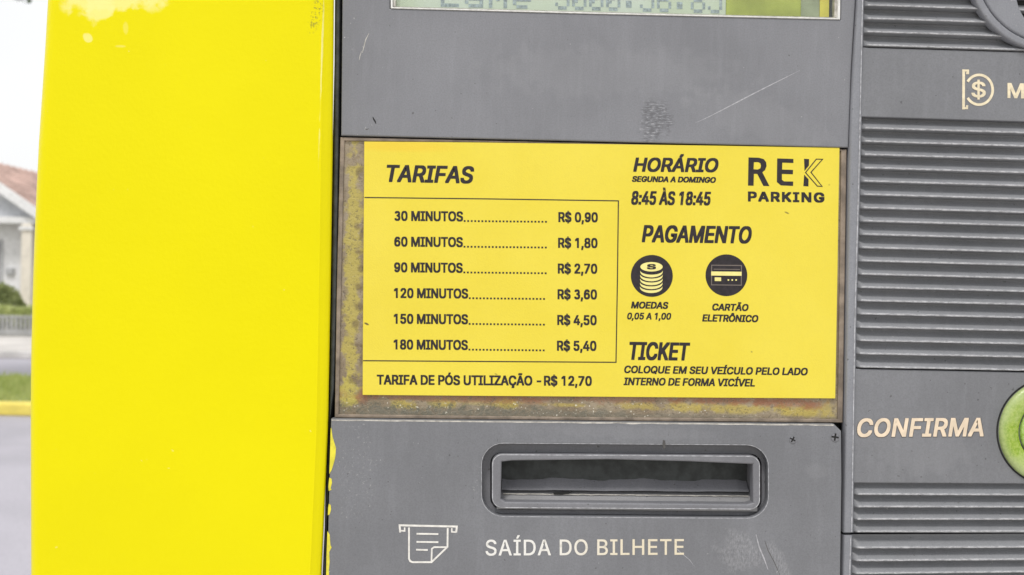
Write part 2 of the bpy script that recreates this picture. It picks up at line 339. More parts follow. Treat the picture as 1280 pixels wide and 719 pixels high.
def grey_plastic(name, col, marks=()):
    """worn moulded grey plastic: fine grain, cloudy fading, faint vertical rub marks, pale specks"""
    mt, nt, bs = newmat(name)
    p = pos(nt)
    cloud = noise_f(nt, p, 16, 5, .6)
    rub = noise_f(nt, pos(nt, (1, 1, .12)), 260, 3, .6)
    fine = noise_f(nt, p, 1500, 3, .7)
    spk = noise_f(nt, p, 700, 1, .5)
    c = mixc(nt, ramp(nt, cloud, .3, .72), tuple(x * .90 for x in col), tuple(x * 1.10 for x in col))
    c = mixc(nt, ramp(nt, rub, .45, .75, 0, .16), c, tuple(x * 1.5 for x in col))
    c = mixc(nt, ramp(nt, fine, .38, .66, 0, .30), c, tuple(x * .60 for x in col))
    speck = mth(nt, 'MULTIPLY', ramp(nt, spk, .74, .80), ramp(nt, noise_f(nt, p, 45, 2), .5, .66))
    c = mixc(nt, mth(nt, 'MULTIPLY', speck, .4), c, (.62, .62, .60))
    dspk = noise_f(nt, p, 520, 1, .5)
    c = mixc(nt, ramp(nt, dspk, .255, .22, 0, .55), c, (.05, .05, .05))
    hgt = mth(nt, 'ADD', mth(nt, 'MULTIPLY', fine, .5), mth(nt, 'MULTIPLY', rub, .5))
    for (px, py, rx, ry, rot, kind) in marks:
        wob = ramp(nt, noise_f(nt, p, 180, 3), .3, .7, -.35, .35)
        mk = blob(nt, px, py, rx, ry, rot, .35, 0, wob)
        if kind == 'dark':     # dense cross-hatched rub
            hatch = noise_f(nt, pos(nt, (.45, 1, 1.6)), 900, 2, .7)
            k = mth(nt, 'MULTIPLY', mk, ramp(nt, hatch, .42, .58))
            c = mixc(nt, mth(nt, 'MULTIPLY', k, .5), c, (.06, .06, .065))
            k2 = mth(nt, 'MULTIPLY', mk, ramp(nt, hatch, .42, .34))
            c = mixc(nt, mth(nt, 'MULTIPLY', k2, .55), c, (.5, .5, .52))
        elif kind == 'pale':
            hatch = noise_f(nt, pos(nt, (1.5, 1, .6)), 900, 5, .75)
            k = mth(nt, 'MULTIPLY', mk, ramp(nt, hatch, .40, .66))
            c = mixc(nt, mth(nt, 'MULTIPLY', k, .34), c, (.48, .48, .50))
            k2 = mth(nt, 'MULTIPLY', mk, ramp(nt, hatch, .45, .33))
            c = mixc(nt, mth(nt, 'MULTIPLY', k2, .3), c, (.09, .09, .10))
        elif kind == 'fade':
            c = mixc(nt, mth(nt, 'MULTIPLY', mk, .07), c, (.45, .45, .47))
        elif kind == 'faint':
            s2 = noise_f(nt, p, 900, 2, .6)
            k = mth(nt, 'MULTIPLY', mk, ramp(nt, s2, .60, .70))
            c = mixc(nt, mth(nt, 'MULTIPLY', k, .35), c, (.55, .55, .52))
        elif kind == 'specks':
            s2 = noise_f(nt, pos(nt, (1, 1, .7)), 640, 2, .6)
            k = mth(nt, 'MULTIPLY', mk, ramp(nt, s2, .66, .74))
            c = mixc(nt, mth(nt, 'MULTIPLY', k, .8), c, (.72, .72, .70))
    nt.links.new(c, bs.inputs['Base Color'])
    nt.links.new(ramp(nt, cloud, .3, .7, .42, .58), bs.inputs['Roughness'])
    bump(nt, bs, hgt, .00012)
    return mt

G1 = (.222, .226, .248); G2 = (.195, .200, .218); G3 = (.200, .205, .223)
M_up = grey_plastic('grey_panel_plastic', G1, [(819, 152, 17, 26, .2, 'dark'), (452, 52, 8, 26, -.35, 'specks'), (440, 48, 14, 30, 0, 'specks'), (760, 90, 150, 30, 0, 'fade'), (455, 160, 22, 18, 0, 'specks'), (950, 150, 90, 26, .3, 'fade')])
M_low = grey_plastic('lower_panel_plastic', G2, [(920, 690, 26, 22, .3, 'pale'), (974, 706, 8, 30, -.4, 'pale'), (780, 540, 100, 7, 0, 'fade'), (448, 590, 22, 60, 0, 'faint'), (1018, 590, 16, 10, 0, 'fade'), (600, 600, 10, 20, 0, 'faint')])
M_ctl = grey_plastic('control_panel_plastic', G3, [(1150, 560, 60, 34, 0, 'fade')])
M_rib = grey_plastic('rib_plastic', (.235, .241, .258))
def crest_highlight(mt):
    # highlight along the outermost crests painted pale, unevenly
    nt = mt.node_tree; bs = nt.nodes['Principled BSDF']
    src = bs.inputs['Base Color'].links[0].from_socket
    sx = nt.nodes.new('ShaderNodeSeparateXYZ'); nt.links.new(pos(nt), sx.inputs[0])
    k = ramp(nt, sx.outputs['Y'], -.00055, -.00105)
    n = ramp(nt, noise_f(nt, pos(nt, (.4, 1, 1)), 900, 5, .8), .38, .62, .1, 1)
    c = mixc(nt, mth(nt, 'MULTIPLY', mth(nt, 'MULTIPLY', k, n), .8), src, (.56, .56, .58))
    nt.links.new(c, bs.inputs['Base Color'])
crest_highlight(M_rib)
M_ctl2 = grey_plastic('rim_plastic', (.245, .252, .280))
M_dark = simple('dark_seal_rubber', (.045, .05, .05), .7, var=.3, scale=200, bmp=.0001)
M_slot = grey_plastic('slot_plastic', (.20, .202, .222))
M_tray = grey_plastic('top_lit_slot_tray', (.30, .30, .31))  # lighter than the slot plastic: light from above put into the tray's colour
M_cav = simple('slot_cavity_dark', (.085, .087, .09), .6, var=.35, scale=120, bmp=.0001, bscale=500)

def yellow_paint():
    mt, nt, bs = newmat('yellow_gloss_paint')
    p = pos(nt)
    col = (.86, .74, .004)
    cloud = noise_f(nt, p, 9, 3, .5)
    c = mixc(nt, ramp(nt, cloud, .3, .7), (.79, .705, .0), (.82, .735, .0))
    # pale sky reflection painted in near the top, and small pale chips
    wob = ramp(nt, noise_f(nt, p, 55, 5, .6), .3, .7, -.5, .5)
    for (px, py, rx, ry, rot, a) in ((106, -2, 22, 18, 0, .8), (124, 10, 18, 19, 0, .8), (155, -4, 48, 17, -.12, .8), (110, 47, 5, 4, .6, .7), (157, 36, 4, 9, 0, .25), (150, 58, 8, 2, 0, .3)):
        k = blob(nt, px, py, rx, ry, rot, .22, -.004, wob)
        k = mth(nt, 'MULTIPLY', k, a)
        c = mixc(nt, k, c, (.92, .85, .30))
    # fold highlight painted as a thin pale line, and dark scuff at the right-hand fold
    w2 = ramp(nt, noise_f(nt, pos(nt, (1, 1, .15)), 600, 3, .6), .3, .7, -.5, .5)
    k = blob(nt, 402.5, 70, 1.0, 75, .012, .5, -.004, w2)
    c = mixc(nt, mth(nt, 'MULTIPLY', k, .6), c, (.92, .88, .42))
    k = blob(nt, 395, 18, 7, 22, .25, .4, -.004)
    h = noise_f(nt, pos(nt, (1, 1, .8)), 900, 2, .7)
    c = mixc(nt, mth(nt, 'MULTIPLY', mth(nt, 'MULTIPLY', k, ramp(nt, h, .52, .62)), .55), c, (.16, .15, .05))
    sp = noise_f(nt, p, 330, 2, .5)
    c = mixc(nt, ramp(nt, sp, .77, .82, 0, .25), c, (.92, .88, .5))
    nt.links.new(c, bs.inputs['Base Color'])
    bs.inputs['Roughness'].default_value = .38
    bs.inputs['Specular IOR Level'].default_value = .16
    hh = mth(nt, 'ADD', mth(nt, 'MULTIPLY', noise_f(nt, p, 500, 2), .25), noise_f(nt, p, 30, 2))
    bump(nt, bs, hh, .0004)
    return mt
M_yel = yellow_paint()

def paper():
    mt, nt, bs = newmat('yellow_printed_paper')
    p = pos(nt)
    c = mixc(nt, ramp(nt, noise_f(nt, p, 14, 5, .6), .3, .7), (.79, .645, .045), (.83, .69, .065))
    c = mixc(nt, ramp(nt, noise_f(nt, p, 900, 2, .6), .4, .8, 0, .10), c, (.62, .5, .08))
    k = blob(nt, 500, 183, 60, 6, 0, .6)
    c = mixc(nt, mth(nt, 'MULTIPLY', k, .45), c, (.86, .55, .03))
    for (px, py, rx, ry, a) in ((984, 266, 3, 1, .7), (1037, 231, 1.2, 1.2, .3), (458, 405, 3, 1.2, .95), (620, 468, 2, 1, .5), (940, 440, 1.2, 1, .5), (560, 500, 1, 1, .5)):
        k = blob(nt, px, py, rx, ry, .4, .4)
        c = mixc(nt, mth(nt, 'MULTIPLY', k, a), c, (.12, .08, .03))
    nt.links.new(c, bs.inputs['Base Color'])
    bs.inputs['Roughness'].default_value = .5
    bump(nt, bs, mth(nt, 'ADD', mth(nt, 'MULTIPLY', noise_f(nt, p, 18, 2), 6), noise_f(nt, p, 1500, 2)), .00008)
    return mt
M_paper = paper()
M_ink = simple('dark_brown_ink', (.018, .013, .017), .6, var=.35, scale=500)
M_cutedge = simple('paper_print_light', (.86, .78, .28), .5, var=.06, scale=300)

def grime():
    """dirty holder backing: taupe film, remains of an old yellow label, rusty streaks, pale crumbs"""
    mt, nt, bs = newmat('grimy_holder_backing')
    p = pos(nt)
    big = noise_f(nt, p, 45, 5, .65); med = noise_f(nt, p, 170, 4, .65); fine = noise_f(nt, p, 800, 3, .7)
    c = mixc(nt, ramp(nt, big, .35, .68), (.245, .19, .125), (.36, .30, .215))
    # left strip: olive-yellow label remains
    wob = ramp(nt, med, .3, .7, -.5, .5)
    k = blob(nt, 440, 350, 10, 165, 0, .35, 0, wob)
    c = mixc(nt, mth(nt, 'MULTIPLY', k, .85), c, (.48, .40, .09))
    k = blob(nt, 436, 490, 12, 20, 0, .3, 0, wob)
    c = mixc(nt, mth(nt, 'MULTIPLY', k, .8), c, (.50, .43, .09))
    # bottom strip: yellow islands
    for (px, py, rx, ry, a) in ((505, 507, 18, 6, .75), (556, 506, 18, 5, .7), (636, 506, 16, 6, .75), (598, 505, 20, 3, .3), (710, 507, 26, 3, .5), (800, 508, 26, 5, .55), (860, 510, 30, 6, .65), (925, 512, 45, 6, .65), (1000, 515, 34, 7, .72), (1035, 512, 12, 9, .5)):
        k = blob(nt, px, py, rx, ry, .02, .45, 0, wob)
        c = mixc(nt, mth(nt, 'MULTIPLY', k, a), c, (.52, .41, .07))
    # rust-red band just under the paper
    for (px, py, rx, ry, a) in ((560, 497.5, 130, 5, .7), (452, 497, 6, 9, .7), (760, 499, 90, 5, .6), (905, 501, 60, 5, .75), (985, 504, 46, 6, .75), (1020, 507, 12, 6, .6)):
        k = blob(nt, px, py, rx, ry, .01, .5, 0, wob)
        c = mixc(nt, mth(nt, 'MULTIPLY', k, mth(nt, 'MULTIPLY', ramp(nt, fine, .3, .6, .55, 1), a)), c, (.30, .125, .065))
    # grey-green dirt at the foot
    k = blob(nt, 560, 517, 190, 10, 0, .5, 0, wob)
    c = mixc(nt, mth(nt, 'MULTIPLY', k, mth(nt, 'MULTIPLY', ramp(nt, fine, .38, .56), .85)), c, (.10, .11, .085))
    k = blob(nt, 740, 521, 330, 6, 0, .5, 0, wob)
    c = mixc(nt, mth(nt, 'MULTIPLY', k, .65), c, (.20, .18, .14))
    # ghost characters of the old print at the paper's left edge
    for (px, py, rx, ry) in ((449, 215, 4, 5), (449, 222, 3, 3), (446, 283, 4, 4), (452, 290, 3, 8), (446, 315, 5, 3), (451, 335, 4, 4), (448, 360, 5, 5), (449, 383, 5, 5), (444, 405, 4, 5), (447, 432, 9, 3), (452, 450, 3, 8), (441, 475, 6, 6)):
        k = blob(nt, px, py, rx, ry, .2, .5, 0, wob)
        c = mixc(nt, mth(nt, 'MULTIPLY', k, .62), c, (.14, .10, .06))
    c = mixc(nt, ramp(nt, fine, .45, .34, 0, .60), c, (.11, .09, .06))
    crumbs = mth(nt, 'MULTIPLY', ramp(nt, noise_f(nt, p, 900, 1), .66, .72), ramp(nt, med, .42, .6))
    low = blob(nt, 640, 512, 260, 12, 0, .5)
    c = mixc(nt, mth(nt, 'MULTIPLY', crumbs, mth(nt, 'ADD', mth(nt, 'MULTIPLY', low, .7), .15)), c, (.75, .72, .62))
    nt.links.new(c, bs.inputs['Base Color'])
    bs.inputs['Roughness'].default_value = .5
    bump(nt, bs, mth(nt, 'ADD', fine, med), .0005)
    return mt
M_grime = grime()
M_frame = simple('stained_frame_plastic', (.25, .20, .155), .5, var=.3, scale=140, bmp=.0002, bscale=600)
M_edge = simple('worn_and_lit_pale_edge', (.50, .48, .44), .5, var=.3, scale=300)  # real wear, and the painted highlight on the lower panel's top

M_white = simple('white_screen_print', (.78, .76, .72), .5, var=.12, scale=400)
M_cream = simple('cream_screen_print', (.80, .70, .50), .5, var=.12, scale=400)
M_peach = simple('faded_peach_print', (.80, .66, .50), .5, var=.10, scale=200)
def fading_print():
    mt, nt, bs = newmat('fading_white_print')
    sx = nt.nodes.new('ShaderNodeSeparateXYZ'); nt.links.new(pos(nt), sx.inputs[0])
    f = ramp(nt, sx.outputs['X'], P(660, 690).x, P(800, 690).x)
    c = mixc(nt, f, (.80, .79, .76), (.76, .68, .52))
    c = mixc(nt, ramp(nt, noise_f(nt, pos(nt), 500), .55, .7, 0, .4), c, (.4, .38, .34))
    nt.links.new(c, bs.inputs['Base Color']); bs.inputs['Roughness'].default_value = .5
    return mt
M_fade = fading_print()
M_halo = simple('dark_print_edge', (.085, .082, .08), .6, var=.2, scale=300)  # dark tone for the letter edge, nick and fine scratches
M_hilite = simple('painted_highlight', (.42, .425, .45), .5, var=.35, scale=500)  # pale grey for highlights painted along moulding edges
M_scr = simple('scratched_plastic', (.42, .42, .45), .5, var=.2, scale=700)
M_chipy = simple('yellow_paint_residue', (.74, .66, .05), .5, var=.15, scale=300)
M_void = simple('gap_black', (.012, .012, .012), .8)
M_alu = simple('display_bezel_pale', (.78, .78, .76), .3, metal=.0, var=.12, scale=500)

def green_button(name, a, b):
    mt, nt, bs = newmat(name)
    p = pos(nt)
    f = noise_f(nt, p, 700, 3, .7)
    c = mixc(nt, ramp(nt, f, .35, .65), a, b)
    c = mixc(nt, ramp(nt, noise_f(nt, p, 90, 4), .45, .7, 0, .5), c, (.52, .60, .28))
    c = mixc(nt, ramp(nt, noise_f(nt, p, 420, 2), .33, .28, 0, .3), c, (.12, .20, .03))
    rim = mth(nt, 'SUBTRACT', 1.0, blob(nt, 1312.7, 539.8, 57, 57, 0, .13, -.002))
    if name.startswith('green_button'): c = mixc(nt, mth(nt, 'MULTIPLY', rim, .5), c, (.44, .49, .30))
    nt.links.new(c, bs.inputs['Base Color'])
    bs.inputs['Roughness'].default_value = .25
    bump(nt, bs, f, .0002)
    return mt
M_btn = green_button('green_button_plastic', (.24, .38, .03), (.38, .50, .09))
M_dome = green_button('green_dome_plastic', (.30, .47, .06), (.50, .66, .24))

def lcd():
    mt, nt, bs = newmat('lcd_backplane')
    c = mixc(nt, ramp(nt, noise_f(nt, pos(nt, (1, 1, .4)), 60, 3), .35, .65), (.74, .80, .66), (.80, .85, .78))
    nt.links.new(c, bs.inputs['Base Color']); bs.inputs['Roughness'].default_value = .35
    return mt
M_lcd = lcd()
M_seg = simple('lcd_segment', (.44, .50, .56), .5, var=.3, scale=900)
M_olive = simple('olive_backing', (.52, .56, .12), .5, var=.2, scale=50)
M_olive2 = simple('grey_backing', (.40, .43, .30), .5, var=.2, scale=90)
M_ystripe = simple('yellow_backing_strip', (.88, .75, .12), .5)

mt = bpy.data.materials.new('display_glass'); mt.use_nodes = True; nt = mt.node_tree
nt.nodes.clear()
o_ = nt.nodes.new('ShaderNodeOutputMaterial'); tr = nt.nodes.new('ShaderNodeBsdfTransparent'); tr.inputs[0].default_value = (.93, .95, .93, 1)
gl = nt.nodes.new('ShaderNodeBsdfGlossy'); gl.inputs['Roughness'].default_value = .12
lw = nt.nodes.new('ShaderNodeLayerWeight'); fr = nt.nodes.new('ShaderNodeMapRange'); nt.links.new(lw.outputs['Facing'], fr.inputs['Value']); fr.inputs['From Min'].default_value = .3; fr.inputs['To Min'].default_value = .035; fr.inputs['To Max'].default_value = .5
ms = nt.nodes.new('ShaderNodeMixShader')
nt.links.new(fr.outputs[0], ms.inputs[0]); nt.links.new(tr.outputs[0], ms.inputs[1]); nt.links.new(gl.outputs[0], ms.inputs[2]); nt.links.new(ms.outputs[0], o_.inputs[0])
M_glass = mt
# ================================================================== the parking meter
def lerp(tab, v):
    for (a, xa), (b, xb) in zip(tab, tab[1:]):
        if v <= b or (b, xb) == tab[-1]:
            return xa + (xb - xa) * (v - a) / (b - a)
TOPY, BOTY = -330, 1500
base = (0.045, 0.11, 0.0)
meter = root('parking_meter', base, 'yellow and grey pay-and-display parking ticket machine filling the view', 'parking meter')

def loft(rows, closed=True, cap=True):
    n = len(rows[0]); v = [p for r in rows for p in r]; f = []
    for j in range(len(rows) - 1):
        for i in range(n if closed else n - 1):
            a = j * n + i; b = j * n + (i + 1) % n
            f.append((a, b, b + n, a + n))
    if cap:
        f.append(tuple(range(n))); f.append(tuple((len(rows) - 1) * n + i for i in range(n)))
    return recalc(mesh(v, f))

# housing behind everything
def box_mesh(x0, x1, y0, y1, z0, z1, bev=0.0, seg=2):
    bm = bmesh.new()
    bmesh.ops.create_cube(bm, size=1)
    for v in bm.verts:
        v.co = Vector((x0 + (v.co.x + .5) * (x1 - x0), y0 + (v.co.y + .5) * (y1 - y0), z0 + (v.co.z + .5) * (z1 - z0)))
    if bev: bmesh.ops.bevel(bm, geom=bm.edges[:], offset=bev, segments=seg, affect='EDGES', profile=.5)
    me = bpy.data.meshes.new('b'); bm.to_mesh(me); bm.free()
    return me
zt, zb = P(700, TOPY).z, P(700, BOTY).z
link('chassis', box_mesh(P(404, 400).x, P(1428, 400).x, .012, .20, zb + .004, zt - .004, .002), M_dark, meter)

# yellow cover, left: lofted section with a folded right edge and rounded left edge
XL = [(-330, 66), (0, 60), (60, 56.5), (120, 52.5), (180, 48.5), (240, 45.5), (300, 43), (360, 41), (440, 39), (520, 38.3), (719, 39), (1500, 44)]
XR = [(-330, 425), (0, 417.5), (180, 416), (350, 413.5), (540, 410), (719, 402), (1500, 372)]
rows = []
ys = [-330, -200, -100, -40] + list(range(0, 720, 30)) + [719, 800, 950, 1200, 1500]
for py in ys:
    l, r = lerp(XL, py), lerp(XR, py)
    sec = [(l + 3, .20), (l + .3, .010), (l, .002), (l + .6, -.0008), (l + 2.5, -.0026), (l + 6, -.0037), (l + 11, -.004), (r - 17, -.004), (r - 14.5, -.0043), (r - 12.5, -.0039), (r - 8, -.0032), (r - 3, -.0024), (r - 1, -.0017), (r, -.0005), (r, .012)]
    row = []
    for i, (x, y) in enumerate(sec):
        w = P(x, py, max(min(y, .012), -.0043)); row.append(Vector((w.x, y, w.z)))
    rows.append(row)
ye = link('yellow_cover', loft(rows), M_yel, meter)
bm = bmesh.new(); bm.from_mesh(ye.data)
bm.free()
for p in ye.data.polygons: p.use_smooth = True
ye.data.set_sharp_from_angle(angle=R(50))
# right-hand cover, top cap and back, beyond the frame
link('side_cover', box_mesh(P(1432, 300).x, P(1470, 300).x, -.004, .20, zb, zt, .004), M_yel, meter)
link('top_cap', box_mesh(P(30, TOPY).x, P(1480, TOPY).x, -.012, .208, zt + .006, zt + .04, .008, 3), M_yel, meter)
link('back_cover', box_mesh(P(404, 400).x + .002, P(1428, 400).x - .002, .2005, .207, zb, zt - .002, .002), M_yel, meter)
link('pedestal', box_mesh(-.10, .19, .03, .18, .012, zb - .001, .008), M_dark, meter)
link('base_plate', box_mesh(-.15, .24, -.01, .22, .0, .0115, .003), M_dark, meter)

# dark seal strip between cover and panels
def strip(name, lt, rt, y0, y1, front, back, mat, parent, step=40, bow=0.0, smooth=True):
    rows = []
    n = max(int((y1 - y0) / step), 1)
    for i in range(n + 1):
        py = y0 + (y1 - y0) * i / n
        l, r = lerp(lt, py), lerp(rt, py)
        sec = [(l, back), (l, front + bow), (l + (r - l) * .14, front + bow * .25), (l + (r - l) * .3, front), (l + (r - l) * .72, front), (l + (r - l) * .88, front + bow * .25), (r, front + bow), (r, back)]
        row = []
        for x, y in sec:
            w = P(x, py, min(y, front + bow)); row.append(Vector((w.x, y, w.z)))
        rows.append(row)
    o = link(name, loft(rows), mat, parent)
    if smooth:
        for p in o.data.polygons: p.use_smooth = True
        o.data.set_sharp_from_angle(angle=R(48))
    return o
GR = [(-330, 432), (0, 427), (170, 425), (350, 422.5), (521, 419), (522, 414), (719, 409), (1500, 385)]
GL_ = [(a, b + .5) for a, b in XR]
strip('seal_strip', [(a, b + 1.2) for a, b in XR], [(-330, 430), (0, 425.5), (170, 423.5), (350, 421), (521, 417.0), (522, 412.5), (719, 407.5), (1500, 384)], -320, 1490, .0012, .0119, M_dark, meter, bow=.0008)

# upper panel with display window
up = link('upper_panel', plate_mesh([[(432, -325), (1082, -318), (1069.5, 0), (1064, 90), (1060.5, 184.5), (740, 176.5), (426.3, 169.3), (427.8, 0)],
      [(487.5, -150), (487.5, 10.8), (740, 17.6), (1051, 24.8), (1053, -138)]], 0.0, .010, .0006), M_up, meter)
# window bezel
def quadring(o_, i_, front, thick, bev): return plate_mesh([o_, i_], front, thick, bev, 2)
bz = link('display_bezel', quadring([(488.3, -149), (488.3, 10.4), (740, 17.2), (1050.3, 24.3), (1052.2, -137)], [(490.6, -146), (490.6, 8.9), (740, 15.5), (1047.6, 22.5), (1049.7, -134)], -.0005, .006, .00025), M_alu, meter)
link('inner_bezel', quadring([(491.2, -146), (491.2, 8.7), (740, 15.3), (1047.0, 22.3), (1049, -134)], [(494.3, -143), (494.3, 8.3), (740, 14.9), (1043.4, 21.6), (1045, -131)], .0012, .0055, .00015), M_edge, bz)
lc = link('display_screen', plate_mesh([[(490, -150), (490, 22), (907, 34), (910, -150)]], .0050, .003, .0002), M_lcd, meter)
link('display_surround', plate_mesh([[(910, -150), (907.4, 33), (1024, 36), (1026, -150)]], .0052, .003), M_olive, meter)
link('grey_surround', plate_mesh([[(1003, -150), (1001, 36), (1024, 36), (1026, -150)]], .0049, .0002), M_olive2, meter)
link('yellow_strip', plate_mesh([[(1026.4, -150), (1024.4, 36), (1036, 36), (1038, -150)]], .0050, .003), M_ystripe, meter)
link('dark_strip', plate_mesh([[(1038.4, -150), (1036.4, 36), (1056, 36), (1058, -150)]], .0050, .003), M_dark, meter)
link('display_glass', plate_mesh([[(494.5, -142.5), (494.5, 8.1), (740, 14.7), (1043.2, 21.4), (1044.8, -130.5)]], .0022, .0008), M_glass, meter)
# dot-matrix characters (5x8 cells)
FONT = {'L': '1,1,1,1,1,1,31', 'a': '0,0,14,16,30,17,30', 'n': '0,0,15,17,17,17,17', 'e': '0,0,14,17,31,1,14', '3': '31,8,4,8,16,17,14', '0': '14,17,25,21,19,17,14',
        'D': '15,17,17,17,17,17,15', ':': '0,6,6,0,6,6,0', '5': '31,1,15,16,16,17,14', '6': '12,2,1,15,17,17,14', '8': '14,17,17,14,17,17,14', 'm': '0,0,11,21,21,17,17'}
vs, fs = [], []
def cell(x, y, w, h):
    a = len(vs)
    for q in ((x, y), (x + w, y), (x + w, y + h), (x, y + h)):
        vs.append(P(q[0], q[1], .00485))
    fs.append((a, a + 3, a + 2, a + 1))
def lcdtext(s, x, y, pitch, dot, dh):
    for i, ch in enumerate(s):
        if ch == ' ': continue
        for r_, bits in enumerate(FONT[ch].split(',')):
            for c_ in range(5):
                if int(bits) >> c_ & 1:
                    xx = x + i * pitch + c_ * dot
                    cell(xx, y - (7 - r_) * dh + (xx - 488) * .0235, dot * .96, dh * .95)
lcdtext('Lame', 551, 7.2, 30, 4.6, 4.4)
lcdtext('3000:56:85', 694, 7.3, 21.2, 3.6, 4.4)
link('display_characters', mesh(vs, fs), M_seg, lc)

# tariff holder
HO = [(425.3, 171.5), (740, 178.6), (1058.5, 186.8), (1056, 360), (1053.5, 528.5), (740, 525.8), (418.3, 522.2), (421, 350)]
HI = [(430.5, 176), (740, 180.5), (1051.5, 188.5), (1049.5, 360), (1047, 524), (740, 521.8), (423.3, 518), (426.5, 350)]
hf = link('holder_frame', plate_mesh([HO, HI], .0010, .006, .0004), M_frame, meter)
HP = [(430.2, 175.6), (740, 180.2), (1051.8, 188.2), (1049.8, 360), (1047.3, 524.3), (740, 522.1), (423, 518.3), (426.2, 350)]
link('holder_backing', plate_mesh([HP], .0019, .004), M_grime, meter)

# lower panel with ticket slot
SO = rrect(602.5, 554.5, 960, 645, 27, 8, 2.6)
low = link('lower_panel', plate_mesh([[(413.6, 523.8), (740, 527.4), (1043, 530.4), (1051.8, 539), (1052.3, 600), (1050.6, 719), (1038, 1490), (388, 1490), (408.6, 719), (411, 620)], SO], -.0022, .012, .0007, 3), M_low, meter)
SL = rrect(614.5, 567.2, 950.5, 635.5, 13, 6, 2.2)
SLi = [(627, 577.5), (640, 576), (760, 574.5), (860, 577), (941, 580.5), (941.5, 628.5), (934, 630.5), (632, 627.5), (626, 624)]
rc = link('slot_recess', plate_mesh([rrect(601, 553, 961.5, 646.5, 28, 8, 2.6), rrect(613, 565.5, 952, 637, 14, 6, 2.2)], .0032, .004, .0001), M_slot, meter)
bzl = link('slot_bezel', plate_mesh([SL, SLi], -.0016, .006, .0008, 3), M_slot, meter)
strokes_later = [('edge_highlight', rrect(601.8, 553.8, 960.7, 645.7, 27.5, 8, 2.6), .6, -.00222, low), ('edge_highlight', rrect(615.8, 568.4, 949.4, 634.4, 12, 6, 2.2), 1.0, -.00162, bzl)]  # pale strokes paint the highlights around the slot and its bezel
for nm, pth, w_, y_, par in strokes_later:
    link(nm, plate_mesh(stroke(pth, w_, True), y_, .0002), M_hilite, par)
# cavity: ramped floor, roof, cheeks and back
def quad(name, pts, mat, parent, th=None):
    v = [P(*q) if len(q) == 3 else q for q in pts]
    return link(name, recalc(mesh(v, [(0, 1, 2, 3)])), mat, parent)
def W(px, py, y, ref=0.0):
    w = P(px, py, ref); return Vector((w.x, y, w.z))
def solid(name, pts, ext, mat, parent):
    """quad thickened along ext"""
    e = Vector(ext); v = [Vector(p) for p in pts] + [Vector(p) + e for p in pts]
    return link(name, recalc(mesh(v, [(0, 1, 2, 3), (7, 6, 5, 4), (0, 4, 5, 1), (1, 5, 6, 2), (2, 6, 7, 3), (3, 7, 4, 0)])), mat, parent)
solid('slot_ramp', [W(621, 631, .0005), W(947, 634, .0005), W(947, 621, .011), W(621, 618, .011)], (0, 0, -.002), M_tray, meter)
solid('slot_floor', [W(621, 618, .0112), W(947, 621, .0112), W(947, 617, .034), W(621, 614, .034)], (0, 0, -.002), M_cav, meter)
solid('slot_roof', [W(621, 572.5, .0005), W(947, 576, .0005), W(947, 569, .034), W(621, 566, .034)], (0, 0, .0015), M_cav, meter)
solid('slot_cheek', [W(624, 570, .0046), W(624, 632, .0046), W(620, 632, .034), W(620, 566, .034)], (-.0012, 0, 0), M_slot, meter)
solid('slot_cheek', [W(943, 572, .0046), W(943, 634, .0046), W(939, 634, .034), W(939, 566, .034)], (.0012, 0, 0), M_slot, meter)
solid('slot_back', [W(615, 560, .0345), W(950, 560, .0345), W(950, 640, .0345), W(615, 640, .0345)], (0, .001, 0), M_cav, meter)
# slot lip shutter, slightly bent, leaning back into the mouth
sh = []
for i in range(25):
    x = 627 + (941 - 627) * i / 24
    b = 1.2 * math.sin(i * .8) + .6 * math.sin(i * 2.1)
    sh.append((x, b))
v = []; f = []
for i, (x, b) in enumerate(sh):
    g = (x - 627) * .008
    v += [W(x, 616.5 + b * .25 + g, .0070), W(x, 598 + b * 1.6 + g, .0150), W(x, 598 + b * 1.6 + g, .0158), W(x, 617 + g, .0082)]
for i in range(24):
    for k in range(4): f.append((i * 4 + k, i * 4 + (k + 1) % 4, i * 4 + 4 + (k + 1) % 4, i * 4 + 4 + k))
link('slot_flap', recalc(mesh(v, f)), M_slot, meter)
lipw = [(629 + i * 5.2, 616.8 + i * .05 + .5 * noise.noise(Vector((i * .5, 9, 0)))) for i in range(60)]
link('worn_lip', plate_mesh([lipw + [(x, y + 1.1 + .9 * noise.noise(Vector((x * .11, 3, 0)))) for x, y in reversed(lipw)]], .0066, .0004), M_edge, meter)
link('torn_chip', plate_mesh([[(691, 615.6), (716, 614.6), (711, 617.4), (703, 618.4), (693, 618.2)]], .0063, .0004), M_void, meter)
# paint left along the panel's left edge
def chip(pts, front, mat, parent, name='paint_chip', label=None):
    return link(name, plate_mesh([pts], front, .00025, .00008, 1), mat, parent, label=label)
c4 = lambda L: [(390 + a / 3.44, 510 + b / 3.44) for a, b in L]
for L in ([(83, 85), (88, 122), (96, 150), (103, 172), (101, 205), (96, 230), (90, 250), (84, 268), (74, 285), (77, 200), (79, 130), (80, 88)],
          [(74, 300), (84, 305), (86, 322), (80, 345), (84, 352), (72, 358), (70, 340), (72, 318)],
          [(72, 412), (80, 418), (82, 436), (76, 458), (68, 462), (69, 430)],
          [(66, 530), (76, 545), (79, 590), (84, 600), (74, 620), (76, 660), (72, 700), (74, 740), (60, 740), (62, 640)]):
    chip(c4(L), -.00232, M_chipy, low)
